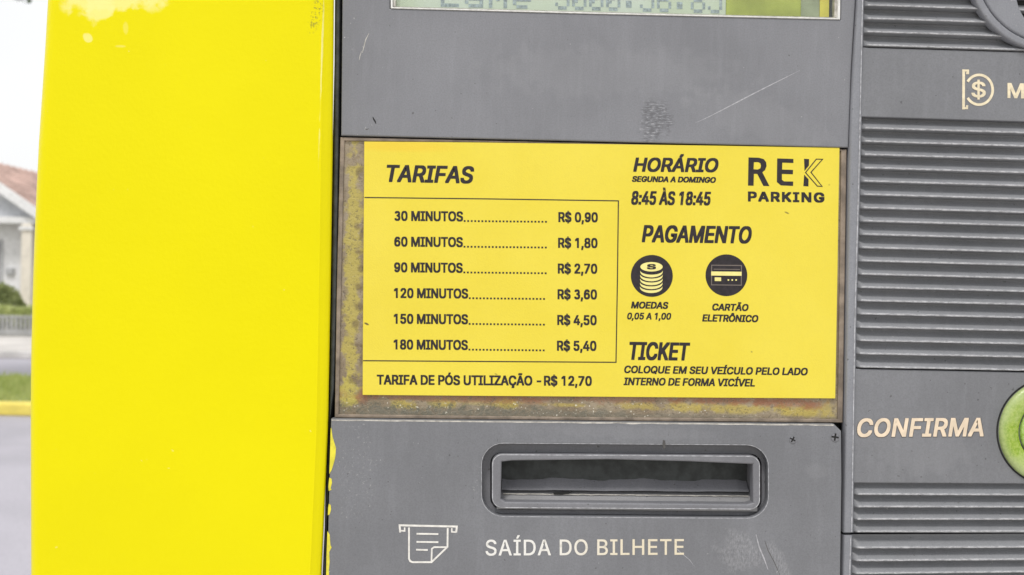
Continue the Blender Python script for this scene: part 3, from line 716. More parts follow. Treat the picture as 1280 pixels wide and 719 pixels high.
# bevel highlight painted pale along the lower panel's top arris
edge = [(414.5 + i * (1042 - 414.5) / 60, 524.6 + i * (530.9 - 524.6) / 60 + .5 * noise.noise(Vector((i * .35, 1, 0)))) for i in range(61)]
link('edge_highlight', plate_mesh([[(x, y + .0) for x, y in edge] + [(x, y + 1.5 + .9 * noise.noise(Vector((x * .05, 5, 0)))) for x, y in reversed(edge)]], -.00228, .00016), M_edge, low)
# small cross-head screws
for (sx_, sy_, rr, tilt, big) in ((991, 549.5, 4.2, .5, 1.0), (1044, 546.5, 5.0, .15, 1.25)):
    s = link('screw', plate_mesh([circ(sx_, sy_ + 1.0, rr, 20)], -.0026, .0012, .0003), M_slot, low)
    c_, s_ = math.cos(tilt), math.sin(tilt)
    a, w = 3.6 * big, .85 * big
    cr = [(w, w), (w, a), (-w, a), (-w, w), (-a, w), (-a, -w), (-w, -w), (-w, -a), (w, -a), (w, -w), (a, -w), (a, w)]
    crs = link('cross_recess', plate_mesh([[(sx_ + x * c_ - y * s_, sy_ + x * s_ + y * c_) for x, y in cr]], -.00268, .0002), M_void, low)
# nick above the slot
chip([(829, 550), (831.5, 551), (832, 559), (830, 562), (828, 557)], -.00236, M_halo, low, 'nick')
# printed ticket pictogram and words
c7 = lambda L: [(480 + a / 2.56, 640 + b / 2.56) for a, b in L]
yf = -.00230
def strokes(name, items, mat, parent, y, label=None, thick=.00012):
    ms_ = [plate_mesh(stroke(p, w, cl), y - .000012 * i, thick) for i, (p, w, cl) in enumerate(items)]
    return link(name, join_meshes(ms_), mat, parent, label=label)
ic = [(c7([(52, 66), (50, 43), (233, 47), (231, 66)]), 2.4, False), (c7([(50, 60), (66, 61), (66, 50)]), 1.8, False), (c7([(217, 52), (217, 64), (231, 65)]), 1.8, False),
      (c7([(80, 50), (80, 150), (84, 158), (92, 161), (152, 161), (203, 112), (204, 52)]), 2.2, False),
      (c7([(152, 160), (153, 118), (160, 113), (200, 113)]), 2.0, False),
      (c7([(104, 70), (174, 71)]), 2.1, False), (c7([(104, 96), (174, 97)]), 2.1, False), (c7([(103, 121), (140, 122)]), 2.1, False)]
strokes('ticket_pictogram', ic, M_white, low, yf)
text(low, 'SAÍDA DO BILHETE', 607, 855, 694.6, 693.6, 19.6, M_fade, yf, bold=.32, track=28)

# ---------------------------------------------------------------- control panel on the right
RL = [(-330, 1083), (0, 1071), (90, 1065.5), (190, 1061.5), (540, 1056.3), (719, 1052.8), (1500, 1037)]
RR = [(-330, 1092), (0, 1080), (200, 1076), (400, 1070.5), (667, 1066.5), (719, 1065), (1500, 1052)]
cp = link('control_panel', plate_mesh([[(lerp(RL, -325) + 3, -325), (1428, -320), (1428, 667.3), (lerp(RL, 666) + 2, 665.6), (lerp(RL, 400) + 2, 400), (lerp(RL, 200) + 2, 200), (lerp(RL, 0) + 2, 0)]], .0037, .008), M_ctl, meter)
strip('panel_rim', RL, RR, -325, 665.7, -.0016, .0038, M_ctl2, cp, bow=.0010)
ap = link('access_panel', plate_mesh([[(lerp(RL, 668) + 2, 668.8), (1428, 669.6), (1428, 1490), (lerp(RL, 1490) + 2, 1490)]], .0037, .008), M_ctl, meter)
strip('panel_rim', [(a, b + .3) for a, b in RL], [(a, b - 1) for a, b in RR], 669, 1490, -.0012, .0038, M_ctl2, ap, bow=.0009)

for par, y0_, y1_, yy_ in ((cp, -320, 665, -.00165), (ap, 671, 1480, -.00125)):  # bright line down the rim edge, a highlight painted as a pale stroke
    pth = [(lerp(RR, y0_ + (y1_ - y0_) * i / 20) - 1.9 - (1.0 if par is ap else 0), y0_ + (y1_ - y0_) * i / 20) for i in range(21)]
    link('edge_highlight', plate_mesh(stroke(pth, 1.1), yy_, .0003), M_hilite, par)
def yslope(y):   # how far a moulding line drops by x = 1280, measured from the rim
    return lerp([(-330, 7.5), (60, 6.2), (150, 6.2), (300, 6.0), (460, 4.2), (610, 1.0), (668, -.4), (719, -2.2), (1500, -10)], y)
PROF = [(0.0, 1.0), (.05, 1.0), (.16, .95), (.32, .80), (.50, .54), (.66, .27), (.77, .09), (.84, 0.0), (.90, .02), (.935, .25), (.965, .70), (1.0, 1.0)]
YV, YC = .0034, -.0012     # valley and crest depths
def rib(parent, ya, yb, crest=YC, seed=0):
    """one moulded rib: slopes out downward to a crest, then drops sharply back"""
    nx = 60; rows = []
    rn = random.Random(seed)
    for i in range(nx + 1):
        row = []
        for (s, d) in PROF:
            py = ya + (yb - ya) * s
            x0 = lerp(RR, py) - 1
            x = x0 + (1426 - x0) * i / nx
            drop = yslope(py) * (x - x0) / (1280 - x0)
            y = crest + (YV - crest) * d
            if i == 0: y = YV + (y - YV) * .35
            jit = .30 * noise.noise(Vector((x * .13, py * .3, seed))) if .6 < s < .97 else 0
            w = P(x, py + drop + jit, 0.0)
            row.append(Vector((w.x, y, w.z)))
        a, b = row[0].copy(), row[-1].copy()
        a.y = b.y = .0040
        rows.append([a] + row + [b])
    o = link('rib', loft(rows), M_rib, parent)
    for p in o.data.polygons: p.use_smooth = True
    o.data.set_sharp_from_angle(angle=R(60))
    return o
# crests sit at ya + .86 of the pitch
def ribs(parent, ytop, n, pitch, sd_):
    for k in range(n):
        rib(parent, ytop + k * pitch, ytop + (k + 1) * pitch - .02, seed=sd_ + k)
def band(parent, ya, yb, front=-.0004):
    """plain field between two sets of ribs"""
    pts = []
    xa, xb = lerp(RR, ya) - 1.5, lerp(RR, yb) - 1.5
    e = lambda y: y + yslope(y) * (1426 - 1078) / 202
    return link('plain_field', plate_mesh([[(xa, ya), (1426, e(ya)), (1426, e(yb)), (xb, yb)]], front, .0042, .0004), M_ctl, parent)
ribs(cp, -7.2 - 16.6 * 6, 10, 16.6, 10)            # crests near 7, 24, 41, 57
band(cp, 59.2, 145.8)
ribs(cp, 134.2 + 12, 19, 16.55, 40)
band(cp, 461.2, 603.6)
ribs(cp, 604.0, 4, 15.55, 70)
ribs(ap, 670.5, 14, 16.0, 80)
# coin entry ring
def ring(parent, name, cx, cy, ro, ri, front, back, mat, bev, n=72):
    return link(name, plate_mesh([circ(cx, cy, ro, n), circ(cx, cy, ri, n)], front, back - front, bev, 3), mat, parent)
CX, CY = 1318, -42
rg = ring(cp, 'coin_entry_ring', CX, CY, 107, 97.5, -.0030, .002, M_ctl2, .0009)
link('coin_entry_plate', plate_mesh([circ(CX, CY, 97, 72), circ(1330, -12, 59, 64)], -.0020, .0055, .0012, 3), M_ctl2, cp)
link('coin_entry_mouth', plate_mesh([circ(1330, -12, 61, 48)], .0022, .0008), M_void, cp)
# coin pictogram
def c9(L): return [(1190 + a / 11.07, 80 + b / 11.07) for a, b in L]
arc = []
for i in range(41):
    a = R(-147 + 294 * i / 40)
    arc.append((1223.9 + 17.0 * math.cos(a), 112.3 + 18.6 * math.sin(a)))
yc = -.00054
HK = [(c9([(162, 76), (160, 630)]), 3.3, False), (c9([(150, 92), (222, 92), (222, 128), (196, 128)]), 2.6, False), (c9([(146, 612), (208, 612), (210, 572)]), 2.6, False), (arc, 3.2, False)]
strokes('coin_pictogram', HK, M_cream, cp, yc)
text(cp, '$', 1214.3, 1232.2, 121.8, 121.8, 19.5, M_cream, yc - .00005, bold=.55)
text(cp, 'MOEDAS', 1259.5, 1376, 122.6, 125.8, 18.9, M_cream, yc, bold=.75, track=25)
text(cp, 'CONFIRMA', 1071.5, 1229.5, 546.4, 545.6, 23.2, M_peach, yc, shear=.17, bold=1.0, track=18)
# dark printed edge just outside the letters
text(cp, 'CONFIRMA', 1070.9, 1230.3, 547.2, 546.4, 24.0, M_halo, yc + .00004, shear=.17, bold=1.5, track=18, name='lettering_edge')
# confirm button
BX, BY = 1312.7, 539.8
ring(cp, 'button_gap', BX, BY, 67.2, 65.2, -.00055, .0010, M_void, .0)
def dome(name, cx, cy, r, prof, mat, parent, n=64):
    rows = []
    for (k, y) in prof:
        rows.append([W(cx + r * k * math.cos(2 * math.pi * i / n), cy + r * k * math.sin(2 * math.pi * i / n), y) for i in range(n)])
    o = link(name, loft(rows), mat, parent)
    for p in o.data.polygons: p.use_smooth = True
    o.data.set_sharp_from_angle(angle=R(60))
    return o
bt = dome('confirm_button', BX, BY, 65, [(1.0, .003), (1.0, -.0012), (.985, -.0021), (.95, -.0027), (.88, -.0030), (.74, -.0028), (.66, -.0022), (.635, -.0012), (.63, .0005)], M_btn, cp)
dome('button_dome', BX - 1, BY, 38, [(1.0, .002), (1.0, -.0012), (.97, -.0022), (.88, -.0032), (.7, -.0041), (.45, -.0047), (.2, -.005), (.03, -.0051)], M_dome, cp)
ring(cp, 'button_groove', BX - 1, BY, 41.2, 38.4, -.0006, .0018, M_void, 0)

# scratches on the upper panel
def scratch(pts, w, y, mat, parent):
    V = [Vector(p) for p in pts]; n = len(V); L, Q = [], []
    for i, p in enumerate(V):
        t = (V[min(i + 1, n - 1)] - V[max(i - 1, 0)]).normalized(); nn = Vector((-t.y, t.x))
        ww = w * (math.sin(math.pi * (i + .35) / (n - .3)) ** .8) * (1 + .25 * noise.noise(Vector((i * .9, w * 3, 1))))
        L.append(tuple(p + nn * ww / 2)); Q.append(tuple(p - nn * ww / 2))
    return link('scratch', plate_mesh([L + Q[::-1]], y, .00005), mat, parent)
scratch([(868 + i * 132 / 16, 154 - 66 * (i / 16) ** 1.15 - 3 * math.sin(math.pi * i / 16)) for i in range(17)], 1.3, -.00004, M_scr, up)
scratch([(453, 66), (455, 58), (457, 50), (461, 42)], 1.1, -.00004, M_edge, up)
scratch([(449, 75), (450, 70), (452, 64)], .8, -.00004, M_edge, up)
scratch([(466, 146), (467, 149), (469, 152), (470, 155)], 1.9, -.00004, M_void, up)
scratch([(456, 161), (458, 162), (461, 161)], 1.2, -.00004, M_halo, up)
scratch([(960, 712), (955, 698), (949, 684), (945, 668)], 1.6, -.00226, M_scr, low)
scratch([(975, 719), (968, 703), (960, 688), (956, 676)], 1.0, -.00226, M_halo, low)
scratch([(843, 683), (850, 690), (862, 700), (868, 708)], .8, -.00226, M_scr, low)

# ================================================================== the tariff notice
SC = [(455.3, 177), (600, 178.3), (760, 180.3), (900, 182.2), (1049.5, 184.8), (1048.2, 260), (1047, 340), (1045.6, 420), (1044.2, 498.2), (900, 497.3), (740, 496), (600, 495), (453.2, 493.8), (453.6, 420), (454.2, 330), (454.8, 250)]
ys_ = .00055
notice = link('tariff_notice', plate_mesh([SC], ys_, .0010, .00012, 1), M_paper, None, 'yellow printed paper tariff notice with prices, hours and payment icons in the grimy holder', 'notice', base=P(750, 496, .001))
yi = ys_ - .00006
B = .72
text(notice, 'TARIFAS', 483.4, 592.6, 227.6, 229.6, 21.6, M_ink, yi, shear=.20, bold=1.15)
for i, (n_, pr) in enumerate((('30', '0,90'), ('60', '1,80'), ('90', '2,70'), ('120', '3,60'), ('150', '4,50'), ('180', '5,40'))):
    yb = 276.2 + 32.15 * i
    xe = 578.8 if i < 3 else 585.8
    text(notice, n_ + ' MINUTOS', 493 - .2 * i, xe - .2 * i, yb, yb + .7, 12.5, M_ink, yi, bold=B)
    text(notice, 'R$ ' + pr, 698 - .35 * i, 747.3 - .35 * i, yb + 1.6, yb + 1.9, 12.6, M_ink, yi, bold=B)
    k = int((681.5 - xe) / 4.42); dots = []
    for j in range(k + 1):
        dx = xe + 2.0 + j * 4.42 - .2 * i; dy = yb + .2 + (dx - 580) * .010
        dots.append([(dx - 1.15, dy - 1.15), (dx + 1.15, dy - 1.15), (dx + 1.15, dy + 1.05), (dx - 1.15, dy + 1.05)])
    link('dotted_leader', plate_mesh(dots, yi, .0001), M_ink, notice)
text(notice, 'TARIFA DE PÓS UTILIZAÇÃO - R$ 12,70', 471, 739.8, 480.9, 482.6, 12.4, M_ink, yi, bold=B)
rl = [([(455.6, 247), (615, 248.8), (773, 251.2), (771.8, 350), (770, 453), (610, 452), (453.8, 451)], 1.35, False)]
strokes('ruled_border', rl, M_ink, notice, yi)
text(notice, 'HORÁRIO', 791.6, 898.2, 214.8, 215.6, 17.8, M_ink, yi, shear=.20, bold=1.05)
text(notice, 'SEGUNDA A DOMINGO', 790, 895, 227.4, 228.8, 7.3, M_ink, yi, shear=.20, bold=.6)
text(notice, '8:45 ÀS 18:45', 789, 888.8, 256, 257, 17.2, M_ink, yi, shear=.17, bold=.95)
text(notice, 'PAGAMENTO', 802.2, 939.8, 303, 304.6, 21.6, M_ink, yi, shear=.20, bold=1.15)
text(notice, 'MOEDAS', 788.8, 835.5, 385.7, 386.3, 8.7, M_ink, yi, shear=.17, bold=.6)
text(notice, '0,05 A 1,00', 784, 839, 399.4, 399.8, 8.5, M_ink, yi, shear=.17, bold=.52)
text(notice, 'CARTÃO', 890.3, 935.8, 388.3, 389.0, 8.8, M_ink, yi, shear=.17, bold=.6)
text(notice, 'ELETRÔNICO', 877.8, 948, 402, 403, 9.0, M_ink, yi, shear=.17, bold=.6)
text(notice, 'TICKET', 786.8, 862.8, 450, 451, 22.6, M_ink, yi, shear=.18, bold=1.15)
text(notice, 'COLOQUE EM SEU VEÍCULO PELO LADO', 780.3, 1009.8, 466.5, 469.4, 9.4, M_ink, yi, shear=.17, bold=.58)
text(notice, 'INTERNO DE FORMA VICÍVEL', 779.4, 943.6, 481.6, 483.4, 9.6, M_ink, yi, shear=.17, bold=.58)
# logo
cl = lambda L: [(780 + a / 4.741, 180 + b / 4.741) for a, b in L]
lg = [plate_mesh([cl([(738, 80), (800, 82), (828, 90), (842, 108), (845, 130), (836, 155), (820, 168), (862, 250), (826, 249), (790, 178), (770, 177), (768, 248), (735, 247)]),
                  cl([(770, 108), (768, 150), (792, 152), (808, 145), (812, 130), (808, 114), (794, 108)])], yi, .0001),
      plate_mesh([cl([(908, 86), (1004, 89), (1004, 113), (938, 111), (937, 152), (1002, 154), (1001, 180), (936, 178), (936, 212), (948, 222), (1003, 223), (1002, 249), (930, 246), (906, 226)])], yi, .0001),
      plate_mesh([cl([(1067, 88), (1097, 90), (1096, 128), (1070, 160)])], yi, .0001),
      plate_mesh([cl([(1068, 182), (1094, 210), (1093, 252), (1063, 250)])], yi, .0001)]
chev = cl([(1140, 90), (1177, 91), (1108, 168), (1174, 252), (1146, 250), (1076, 170)])
lg.append(plate_mesh(stroke(chev, 1.2, True), yi - .00002, .0001))
link('printed_logo', join_meshes(lg), M_ink, notice)
text(notice, 'PARKING', 935, 1030.6, 252.0, 253.4, 12.6, M_ink, yi, bold=1.05, track=75)
# round icons
cc = link('coin_icon', plate_mesh([circ(814.8, 345, 26.2, 56)], yi, .0001), M_ink, notice)
y2 = yi - .00005
tc_ = [plate_mesh([circ(814.4, 333.6, 13.9, 40, 5.9)], y2, .0001)]
for k in range(5):
    yy = 338.6 + k * 4.9
    top_, bot_ = [], []
    for i in range(21):
        a = math.pi * i / 20
        x = 814.4 - .1 * k - 14.0 * math.cos(a)
        top_.append((x, yy + 5.3 * math.sin(a) - .4)); bot_.append((x, yy + 5.3 * math.sin(a) + 2.9 * (.45 + .55 * math.sin(a))))
    tc_.append(plate_mesh([top_ + bot_[::-1]], y2, .0001))
link('coin_stack_print', join_meshes(tc_), M_cutedge, cc)
text(cc, 'S', 808.6, 820, 336.8, 336.8, 6.6, M_ink, y2 - .00005, bold=.7)
ci = link('card_icon', plate_mesh([circ(908, 344.2, 26.1, 56)], yi, .0001), M_ink, notice)
M_greyp = simple('grey_brown_print', (.18, .15, .13), .5)
strokes('card_outline', [([(889.6, 331.6), (926.8, 332.0), (926.6, 356.6), (889.4, 356.2)], 1.1, True), ([(892, 336.6), (925, 337)], .9, False)], M_greyp, ci, y2)
mm = [plate_mesh([[(889, 339.4), (927, 339.8), (927, 344.9), (889, 344.5)]], y2 - .00003, .0001),
      plate_mesh([[(893.4, 346.8), (901.4, 346.9), (901.4, 351.5), (893.4, 351.4)]], y2 - .00003, .0001)]
for x in (910.5, 915.3, 920.2):
    mm.append(plate_mesh([circ(x, 350.1, 1.1, 10)], y2 - .00003, .0001))
link('card_stripe_print', join_meshes(mm), M_cutedge, ci)
# ================================================================== the street behind
def stone(name, col, rough=.85, var=.15, s1=.8, s2=30, bmp=.003):
    mt, nt, bs = newmat(name)
    p = pos(nt)
    c = mixc(nt, ramp(nt, noise_f(nt, p, s1, 5), .3, .7), tuple(x * (1 - var) for x in col), tuple(x * (1 + var) for x in col))
    c = mixc(nt, ramp(nt, noise_f(nt, p, s2, 3), .45, .7, 0, .4), c, tuple(x * .6 for x in col))
    nt.links.new(c, bs.inputs['Base Color']); bs.inputs['Roughness'].default_value = rough
    bump(nt, bs, noise_f(nt, p, s2 * 4, 3), bmp)
    return mt
M_asph = stone('worn_pale_asphalt', (.43, .415, .46), s1=.5, s2=60)
M_pave = stone('concrete_pavement', (.62, .59, .56), s1=1.2, s2=20)
M_soil = stone('garden_ground', (.22, .2, .12), s1=1, s2=10)
M_turf = stone('turf_ground', (.30, .34, .12), s1=1, s2=10)
M_kerby = stone('yellow_kerb_paint', (.85, .70, .15), s1=3, s2=40)
M_kerbw = stone('pale_kerb_stone', (.62, .60, .58), s1=3, s2=40)
M_wallw = stone('white_house_wall', (.88, .88, .90), s1=.6, s2=8, var=.06)
M_trimw = stone('white_trim_paint', (.86, .86, .87), s1=.6, s2=8, var=.05)
M_colc = stone('cream_column_paint', (.86, .80, .70), s1=.6, s2=8, var=.06)
M_shade = stone('gable_shade', (.60, .62, .66), s1=.6, s2=8)  # greyer than the wall: porch gable shade put into the colour
M_tile = stone('clay_roof_tile', (.52, .36, .31), s1=1.6, s2=9, var=.3)
M_winf = stone('window_frame_paint', (.55, .56, .58), s1=2, s2=8)
M_pane = simple('window_pane', (.10, .11, .13), .12, var=.2, scale=2)
M_fence = stone('grey_fence_paint', (.42, .42, .42), s1=2, s2=10)
M_bark = stone('tree_bark', (.12, .09, .065), s1=4, s2=30)
def leafmat(name, a, b):
    mt, nt, bs = newmat(name)
    c = mixc(nt, ramp(nt, noise_f(nt, pos(nt), 6, 3), .3, .7), a, b)
    nt.links.new(c, bs.inputs['Base Color']); bs.inputs['Roughness'].default_value = .6
    tl = nt.nodes.new('ShaderNodeBsdfTranslucent'); nt.links.new(c, tl.inputs[0])
    mxs = nt.nodes.new('ShaderNodeMixShader'); mxs.inputs[0].default_value = .45
    nt.links.new(bs.outputs[0], mxs.inputs[1]); nt.links.new(tl.outputs[0], mxs.inputs[2])
    nt.links.new(mxs.outputs[0], nt.nodes['Material Output'].inputs[0])
    return mt
M_leaf = leafmat('tree_leaf', (.05, .09, .03), (.10, .14, .05))
M_bush = leafmat('bush_leaf', (.26, .31, .12), (.44, .48, .22))
M_hedge = leafmat('hedge_leaf', (.46, .52, .20), (.66, .70, .34))
M_grass = leafmat('grass_blade', (.34, .42, .10), (.56, .60, .24))

def gbox(x0, x1, y0, y1, z0, z1, bev=0.0): return box_mesh(x0, x1, y0, y1, z0, z1, bev)
def sheet(name, x0, x1, y0, y1, z, mat):
    return link(name, mesh([(x0, y0, z), (x1, y0, z), (x1, y1, z), (x0, y1, z)], [(0, 1, 2, 3)]), mat, kind='structure')
sheet('ground', -600, 600, -600, 600, -.135, M_soil)
sheet('road', -120, 120, 1.0, 18.0, -.13, M_asph)
link('pavement', gbox(-60, 60, -6, 1.2, -.134, 0, .01), M_pave, kind='structure')
link('verge_kerb', gbox(-60, 60, 10.05, 10.28, -.13, .0, .02), M_kerby, kind='structure')
link('verge_ground', gbox(-60, 60, 10.285, 13.0, -.13, -.01), M_turf, kind='structure')
link('far_kerb', gbox(-60, 60, 17.4, 17.65, -.13, .0, .02), M_kerbw, kind='structure')
link('far_pavement', gbox(-60, 60, 17.655, 21.9, -.13, .004), M_pave, kind='structure')
link('garden', gbox(-60, 60, 21.95, 60, -.13, -.0), M_soil, kind='structure')

# grass blades on the verge (dense where the photograph shows them)
rnd = random.Random(3)
gv, gf = [], []
for i in range(22000):
    x = rnd.uniform(-14, 2) ; y = rnd.uniform(10.33, 12.95)
    h = rnd.uniform(.04, .11); a = rnd.uniform(0, 6.28); w = rnd.uniform(.006, .014)
    dx, dy = math.cos(a) * w, math.sin(a) * w
    lx, ly = rnd.uniform(-.04, .04), rnd.uniform(-.04, .04)
    b = len(gv)
    gv += [(x - dx, y - dy, -.012), (x + dx, y + dy, -.012), (x + lx, y + ly, h)]
    gf.append((b, b + 1, b + 2))
link('grass', mesh(gv, gf), M_grass, kind='stuff', label='green grass on the verge behind the yellow kerb')

def leaves(pts, size, rnd):
    v, f = [], []
    for p in pts:
        d = Vector((rnd.gauss(0, 1), rnd.gauss(0, 1), rnd.gauss(0, .7))).normalized()
        s = d.cross(Vector((rnd.gauss(0, 1), rnd.gauss(0, 1), rnd.gauss(0, 1)))).normalized()
        L = size * rnd.uniform(.7, 1.3); b = len(v)
        v += [p, p + d * L * .5 + s * L * .28, p + d * L, p + d * L * .5 - s * L * .28]
        f.append((b, b + 1, b + 2, b + 3))
    return mesh(v, f)
def mound(c, rx, ry, rz, n, rnd, bumpy=.2):
    out = []
    for i in range(n):
        d = Vector((rnd.gauss(0, 1), rnd.gauss(0, 1), abs(rnd.gauss(0, 1)))).normalized()
        k = 1 - abs(rnd.gauss(0, .10)) + bumpy * noise.noise(d * 2.5 + Vector(c))
        out.append(Vector(c) + Vector((d.x * rx, d.y * ry, d.z * rz)) * k)
    return out
def gx(px, y): return (px - 640) / FPX * (y + D)      # world x seen at column px when standing at depth y
# round clipped bush in front of the house wall
b = root('round_bush', (gx(2, 23.6), 23.6, 0), 'rounded green bush before the white house, left of the yellow cover', 'bush')
rnd = random.Random(5)
c0 = (gx(2, 23.6), 23.6, .12)
link('foliage', leaves(mound(c0, .62, .6, 1.08, 5000, rnd), .09, rnd), M_bush, b)
link('stem', box_mesh(c0[0] - .03, c0[0] + .03, 23.57, 23.63, 0, .6, .01), M_bark, b)
# low yellow-green hedge behind the fence
rnd = random.Random(6)
pts = []
for i in range(16000):
    x = rnd.uniform(-16, -6); a = rnd.uniform(0, math.pi)
    k = 1 + .22 * noise.noise(Vector((x * 2.2, 0, 0)))
    pts.append(Vector((x, 22.75 + math.cos(a) * .35 * k, .15 + math.sin(a) ** .6 * .52 * k * rnd.uniform(.85, 1))))
h = link('hedge', leaves(pts, .07, rnd), M_hedge, None, 'low yellow-green hedge running behind the grey garden fence', 'hedge', base=(-11, 22.75, 0))
# low grey fence
fx0, fx1, fy = -16.0, -7.0, 22.1
fn = root('garden_fence', ((fx0 + fx1) / 2, fy, 0), 'low grey picket garden fence along the far pavement', 'fence')
link('plinth', gbox(fx0, fx1, fy - .06, fy + .06, 0, .14, .01), M_fence, fn)
link('rail', gbox(fx0, fx1, fy - .03, fy + .03, .42, .47, .006), M_fence, fn)
pk = None; k = 0
x = fx0 + .05
while x < fx1:
    if pk is None:
        pk = link('picket', gbox(fx0 + .02, fx0 + .08, fy - .018, fy + .018, .1405, .4195, .004), M_fence, fn)
    else:
        o = pk.copy(); scene.collection.objects.link(o); o.parent = fn; o.location.x = k * .105
    k += 1; x += .105

# house: front gable with porch, tiled right-hand slope
HY = 25.6
def hp(px, py, y=HY): return P(px, py, y)
A = hp(-54, 193); 
hx, hz = A.x, A.z
hw = 3.35; slope = .66; eave = hz - slope * hw; depth = 8.5
house = root('house', (hx, HY + 3, 0), 'white bungalow with brown tiled gable roof and cream porch column', 'house')
wallY = HY + .75
# walls
def prism_gable(x0, x1, y, t, z0, zt_side, zpeak, xm):
    v = [(x0, y, z0), (x1, y, z0), (x1, y, zt_side), (xm, y, zpeak), (x0, y, zt_side)]
    v = v + [(a, y + t, c) for a, b_, c in v]
    return recalc(mesh(v, [(0, 1, 2, 3, 4), (9, 8, 7, 6, 5)] + [(i, (i + 1) % 5, (i + 1) % 5 + 5, i + 5) for i in range(5)]))
w0 = hx - hw + .45; w1 = hx + hw - .45
zs = hz - slope * (hw - .45) - .1
wall = link('front_wall', prism_gable(w0, w1, wallY, .2, 0, zs, hz - .1, hx), M_wallw, house)
link('side_wall', gbox(w1 - .2, w1 - .002, wallY + .201, HY + depth - .3, 0, zs - .02), M_wallw, house)
link('side_wall', gbox(w0 + .002, w0 + .2, wallY + .201, HY + depth - .3, 0, zs - .02), M_wallw, house)
link('rear_wall', prism_gable(w0, w1, HY + depth - .29, .2, 0, zs, hz - .1, hx), M_wallw, house)
# gable panel above the porch beam, its shade painted as grey
link('gable_shade_panel', prism_gable(hx - 2.0, hx + 2.0, HY + .35, .06, 2.96, 3.0, hz - .22, hx), M_shade, house)
# porch beam and columns
cxp = gx(29, HY)
link('porch_beam', gbox(hx - 2.4, cxp + .25, HY + .15, HY + .34, 2.78, 2.955, .01), M_trimw, house)
for xx in (cxp, 2 * hx - cxp):
    cl_ = link('porch_column', gbox(xx - .14, xx + .14, HY + .12, HY + .40, .12, 2.777, .02), M_colc, house)
    link('capital', gbox(xx - .19, xx + .19, HY + .07, HY + .45, 2.60, 2.70, .01), M_trimw, cl_)
link('porch_step', gbox(hx - 2.6, hx + 2.6, HY, wallY - .002, 0, .119, .01), M_pave, house)
# roof slopes with separate tile courses, ridge and barge boards
for sgn in (1, -1):
    def rp_(u, y, up=0): return Vector((hx + sgn * hw * u, y, hz - slope * hw * u + up))
    v = [rp_(0, HY), rp_(1, HY), rp_(1, HY + depth), rp_(0, HY + depth)]
    v += [q + Vector((0, 0, -.10)) for q in v]
    rf = link('roof', recalc(mesh(v, [(0, 1, 2, 3), (7, 6, 5, 4), (0, 4, 5, 1), (1, 5, 6, 2), (2, 6, 7, 3), (3, 7, 4, 0)])), M_tile, house)
    # tiles: one shared mesh, laid in overlapping courses
    nc, nr = 13, 24
    cw = math.hypot(hw, slope * hw) / nc
    tw = depth / nr
    ang = math.atan(slope)
    bmt = bmesh.new()
    n = 6; vv = []
    for j, uu in enumerate((0, cw * 1.12)):
        for i in range(n + 1):
            a = math.pi * i / n
            vv.append(bmt.verts.new((sgn * (uu * math.cos(ang)), tw * i / n * .99, -uu * math.sin(ang) + .045 * math.sin(a) + .012 + .02 * j)))
    for i in range(n): bmt.faces.new((vv[i], vv[i + 1], vv[n + 2 + i], vv[n + 1 + i]))
    lo = [bmt.verts.new(q.co + Vector((0, 0, -.03))) for q in vv[n + 1:]]
    for i in range(n): bmt.faces.new((vv[n + 1 + i], vv[n + 2 + i], lo[i + 1], lo[i]))
    tm = bpy.data.meshes.new('roof_tile'); bmt.to_mesh(tm); bmt.free(); tm.materials.append(M_tile)
    if sgn == 1:
        keep = 300
        for ir in range(nr):
            for ic_ in range(nc):
                if keep <= 0: break
                o = bpy.data.objects.new('roof_tile', tm); scene.collection.objects.link(o); o.parent = rf
                q = rp_(ic_ / nc, HY + ir * tw) - LOC[house.name]
                o.location = q + Vector((0, 0, random.uniform(0, .008)))
                keep -= 1
    # barge board on the rake
    v = [rp_(0, HY - .04, .05), rp_(1.02, HY - .04, .05), rp_(1.02, HY - .04, -.24), rp_(0, HY - .04, -.24)]
    v += [q + Vector((0, .05 - .012, 0)) for q in v]
    link('barge_board', recalc(mesh(v, [(0, 1, 2, 3), (7, 6, 5, 4), (0, 4, 5, 1), (1, 5, 6, 2), (2, 6, 7, 3), (3, 7, 4, 0)])), M_trimw, house)
    v = [rp_(.02, HY + .002, -.13), rp_(1.0, HY + .002, -.13), rp_(1.0, HY + 1.6, -.13), rp_(.02, HY + 1.6, -.13)]
    v += [q + Vector((0, 0, -.03)) for q in v]
    link('soffit', recalc(mesh(v, [(0, 1, 2, 3), (7, 6, 5, 4), (0, 4, 5, 1), (1, 5, 6, 2), (2, 6, 7, 3), (3, 7, 4, 0)])), M_trimw, house)
# front window, its right edge just inside the picture
wx = gx(3, wallY); 
wf = link('window', plate_mesh([[(0, 0)] * 3], 0, .01) if False else gbox(wx - 1.3, wx, wallY - .05, wallY - .001, 1.05, 2.35, .01), M_winf, house)
for s0, s1 in ((-1.22, -.68), (-.62, -.08)):
    link('pane', gbox(wx + s0, wx + s1, wallY - .056, wallY - .0505, 1.13, 2.27), M_pane, wf)
link('sill', gbox(wx - 1.4, wx + .1, wallY - .12, wallY - .0015, .97, 1.045, .01), M_trimw, wf)
link('meter_box', gbox(gx(8, wallY), gx(18, wallY), wallY - .09, wallY - .0012, 1.42, 1.60, .01), M_winf, house)

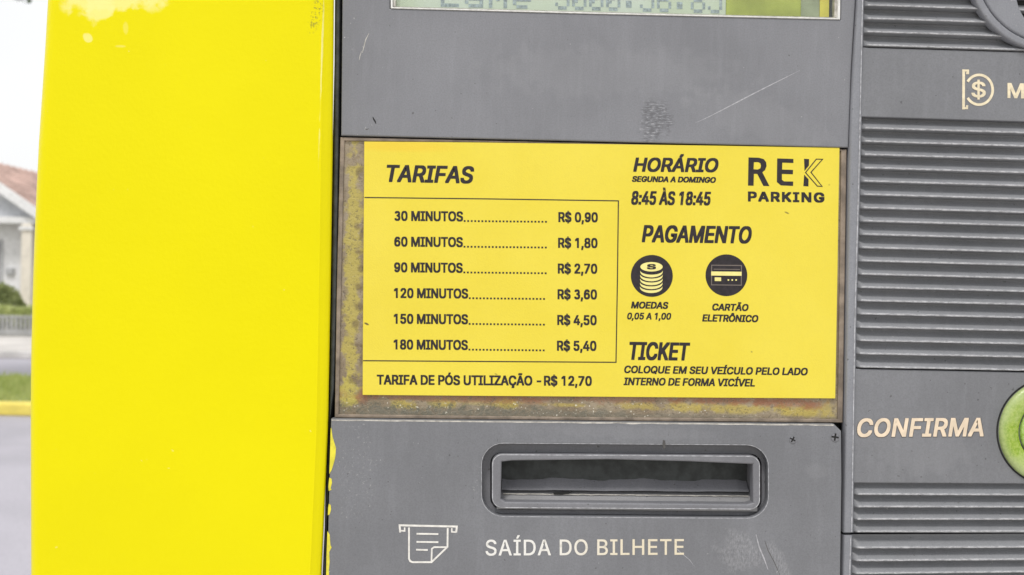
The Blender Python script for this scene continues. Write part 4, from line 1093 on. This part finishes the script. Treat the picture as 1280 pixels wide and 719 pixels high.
# street tree on the verge; only one drooping twig reaches the picture
tx, ty = gx(-190, 12.2), 12.2
tree = root('street_tree', (tx, ty, 0), 'street tree whose leafy twig hangs in at the top left corner', 'tree')
def tube(path, radii, n=8):
    rows = []
    for i, p in enumerate(path):
        t = (path[min(i + 1, len(path) - 1)] - path[max(i - 1, 0)]).normalized()
        s = t.orthogonal().normalized(); q = t.cross(s)
        if rows:
            prev = rows[-1][0] - path[i - 1]; s = (prev - t * prev.dot(t)).normalized(); q = t.cross(s)
        rows.append([p + (s * math.cos(2 * math.pi * k / n) + q * math.sin(2 * math.pi * k / n)) * radii[i] for k in range(n)])
    return loft(rows)
tr_ = [Vector((tx + .12 * math.sin(i), ty + .1 * math.cos(i * 1.3), -.01 + i * .75)) for i in range(9)]
link('trunk', tube(tr_, [.2 - .017 * i for i in range(9)]), M_bark, tree)
rnd = random.Random(11)
twig_tip = P(28, 2.0, 11.6)
limbs = [(3.4, twig_tip + Vector((-.35, .1, .75)))]
for i in range(9):
    a = i * 2.4; limbs.append((2.8 + i * .35, Vector((tx + math.cos(a) * 1.5, ty + math.sin(a) * 1.5, 4.9 + i * .28))))
lp = []
for z0, end in limbs:
    st = Vector((tx, ty, z0)); mid = (st + end) / 2 + Vector((0, 0, .35))
    path = [st, (st + mid) / 2 + Vector((0, 0, .08)), mid, (mid + end) / 2 + Vector((0, 0, .06)), end]
    link('limb', tube(path, [.07, .055, .04, .028, .012], 6), M_bark, tree)
    for k in range(230):
        c = end + Vector((rnd.gauss(0, .45), rnd.gauss(0, .45), rnd.gauss(0, .32)))
        lp += [c + Vector((rnd.gauss(0, .05), rnd.gauss(0, .05), rnd.gauss(0, .05))) for _ in range(5)]
def inview(p):
    d = p - CAM
    return -672 < d.dot(RGT) / d.y * FPX < 700 and d.dot(UPV) / d.y * FPX < 366
lp = [q for q in lp if not (inview(q))]
base_tw = twig_tip + Vector((-.35, .1, .75))
tp = [base_tw.lerp(twig_tip, s) + Vector((.06 * math.sin(s * 5), 0, -.04 * math.sin(s * 3.1))) for s in (0, .25, .5, .75, 1)]
link('twig', tube(tp, [.012, .009, .007, .005, .003], 5), M_bark, tree)
for k in range(70):
    s = rnd.uniform(.3, 1.0); c = base_tw.lerp(twig_tip, s)
    lp.append(c + Vector((rnd.gauss(0, .04), rnd.gauss(0, .04), rnd.gauss(.01, .03))))
link('foliage', leaves(lp, .085, rnd), M_leaf, tree)
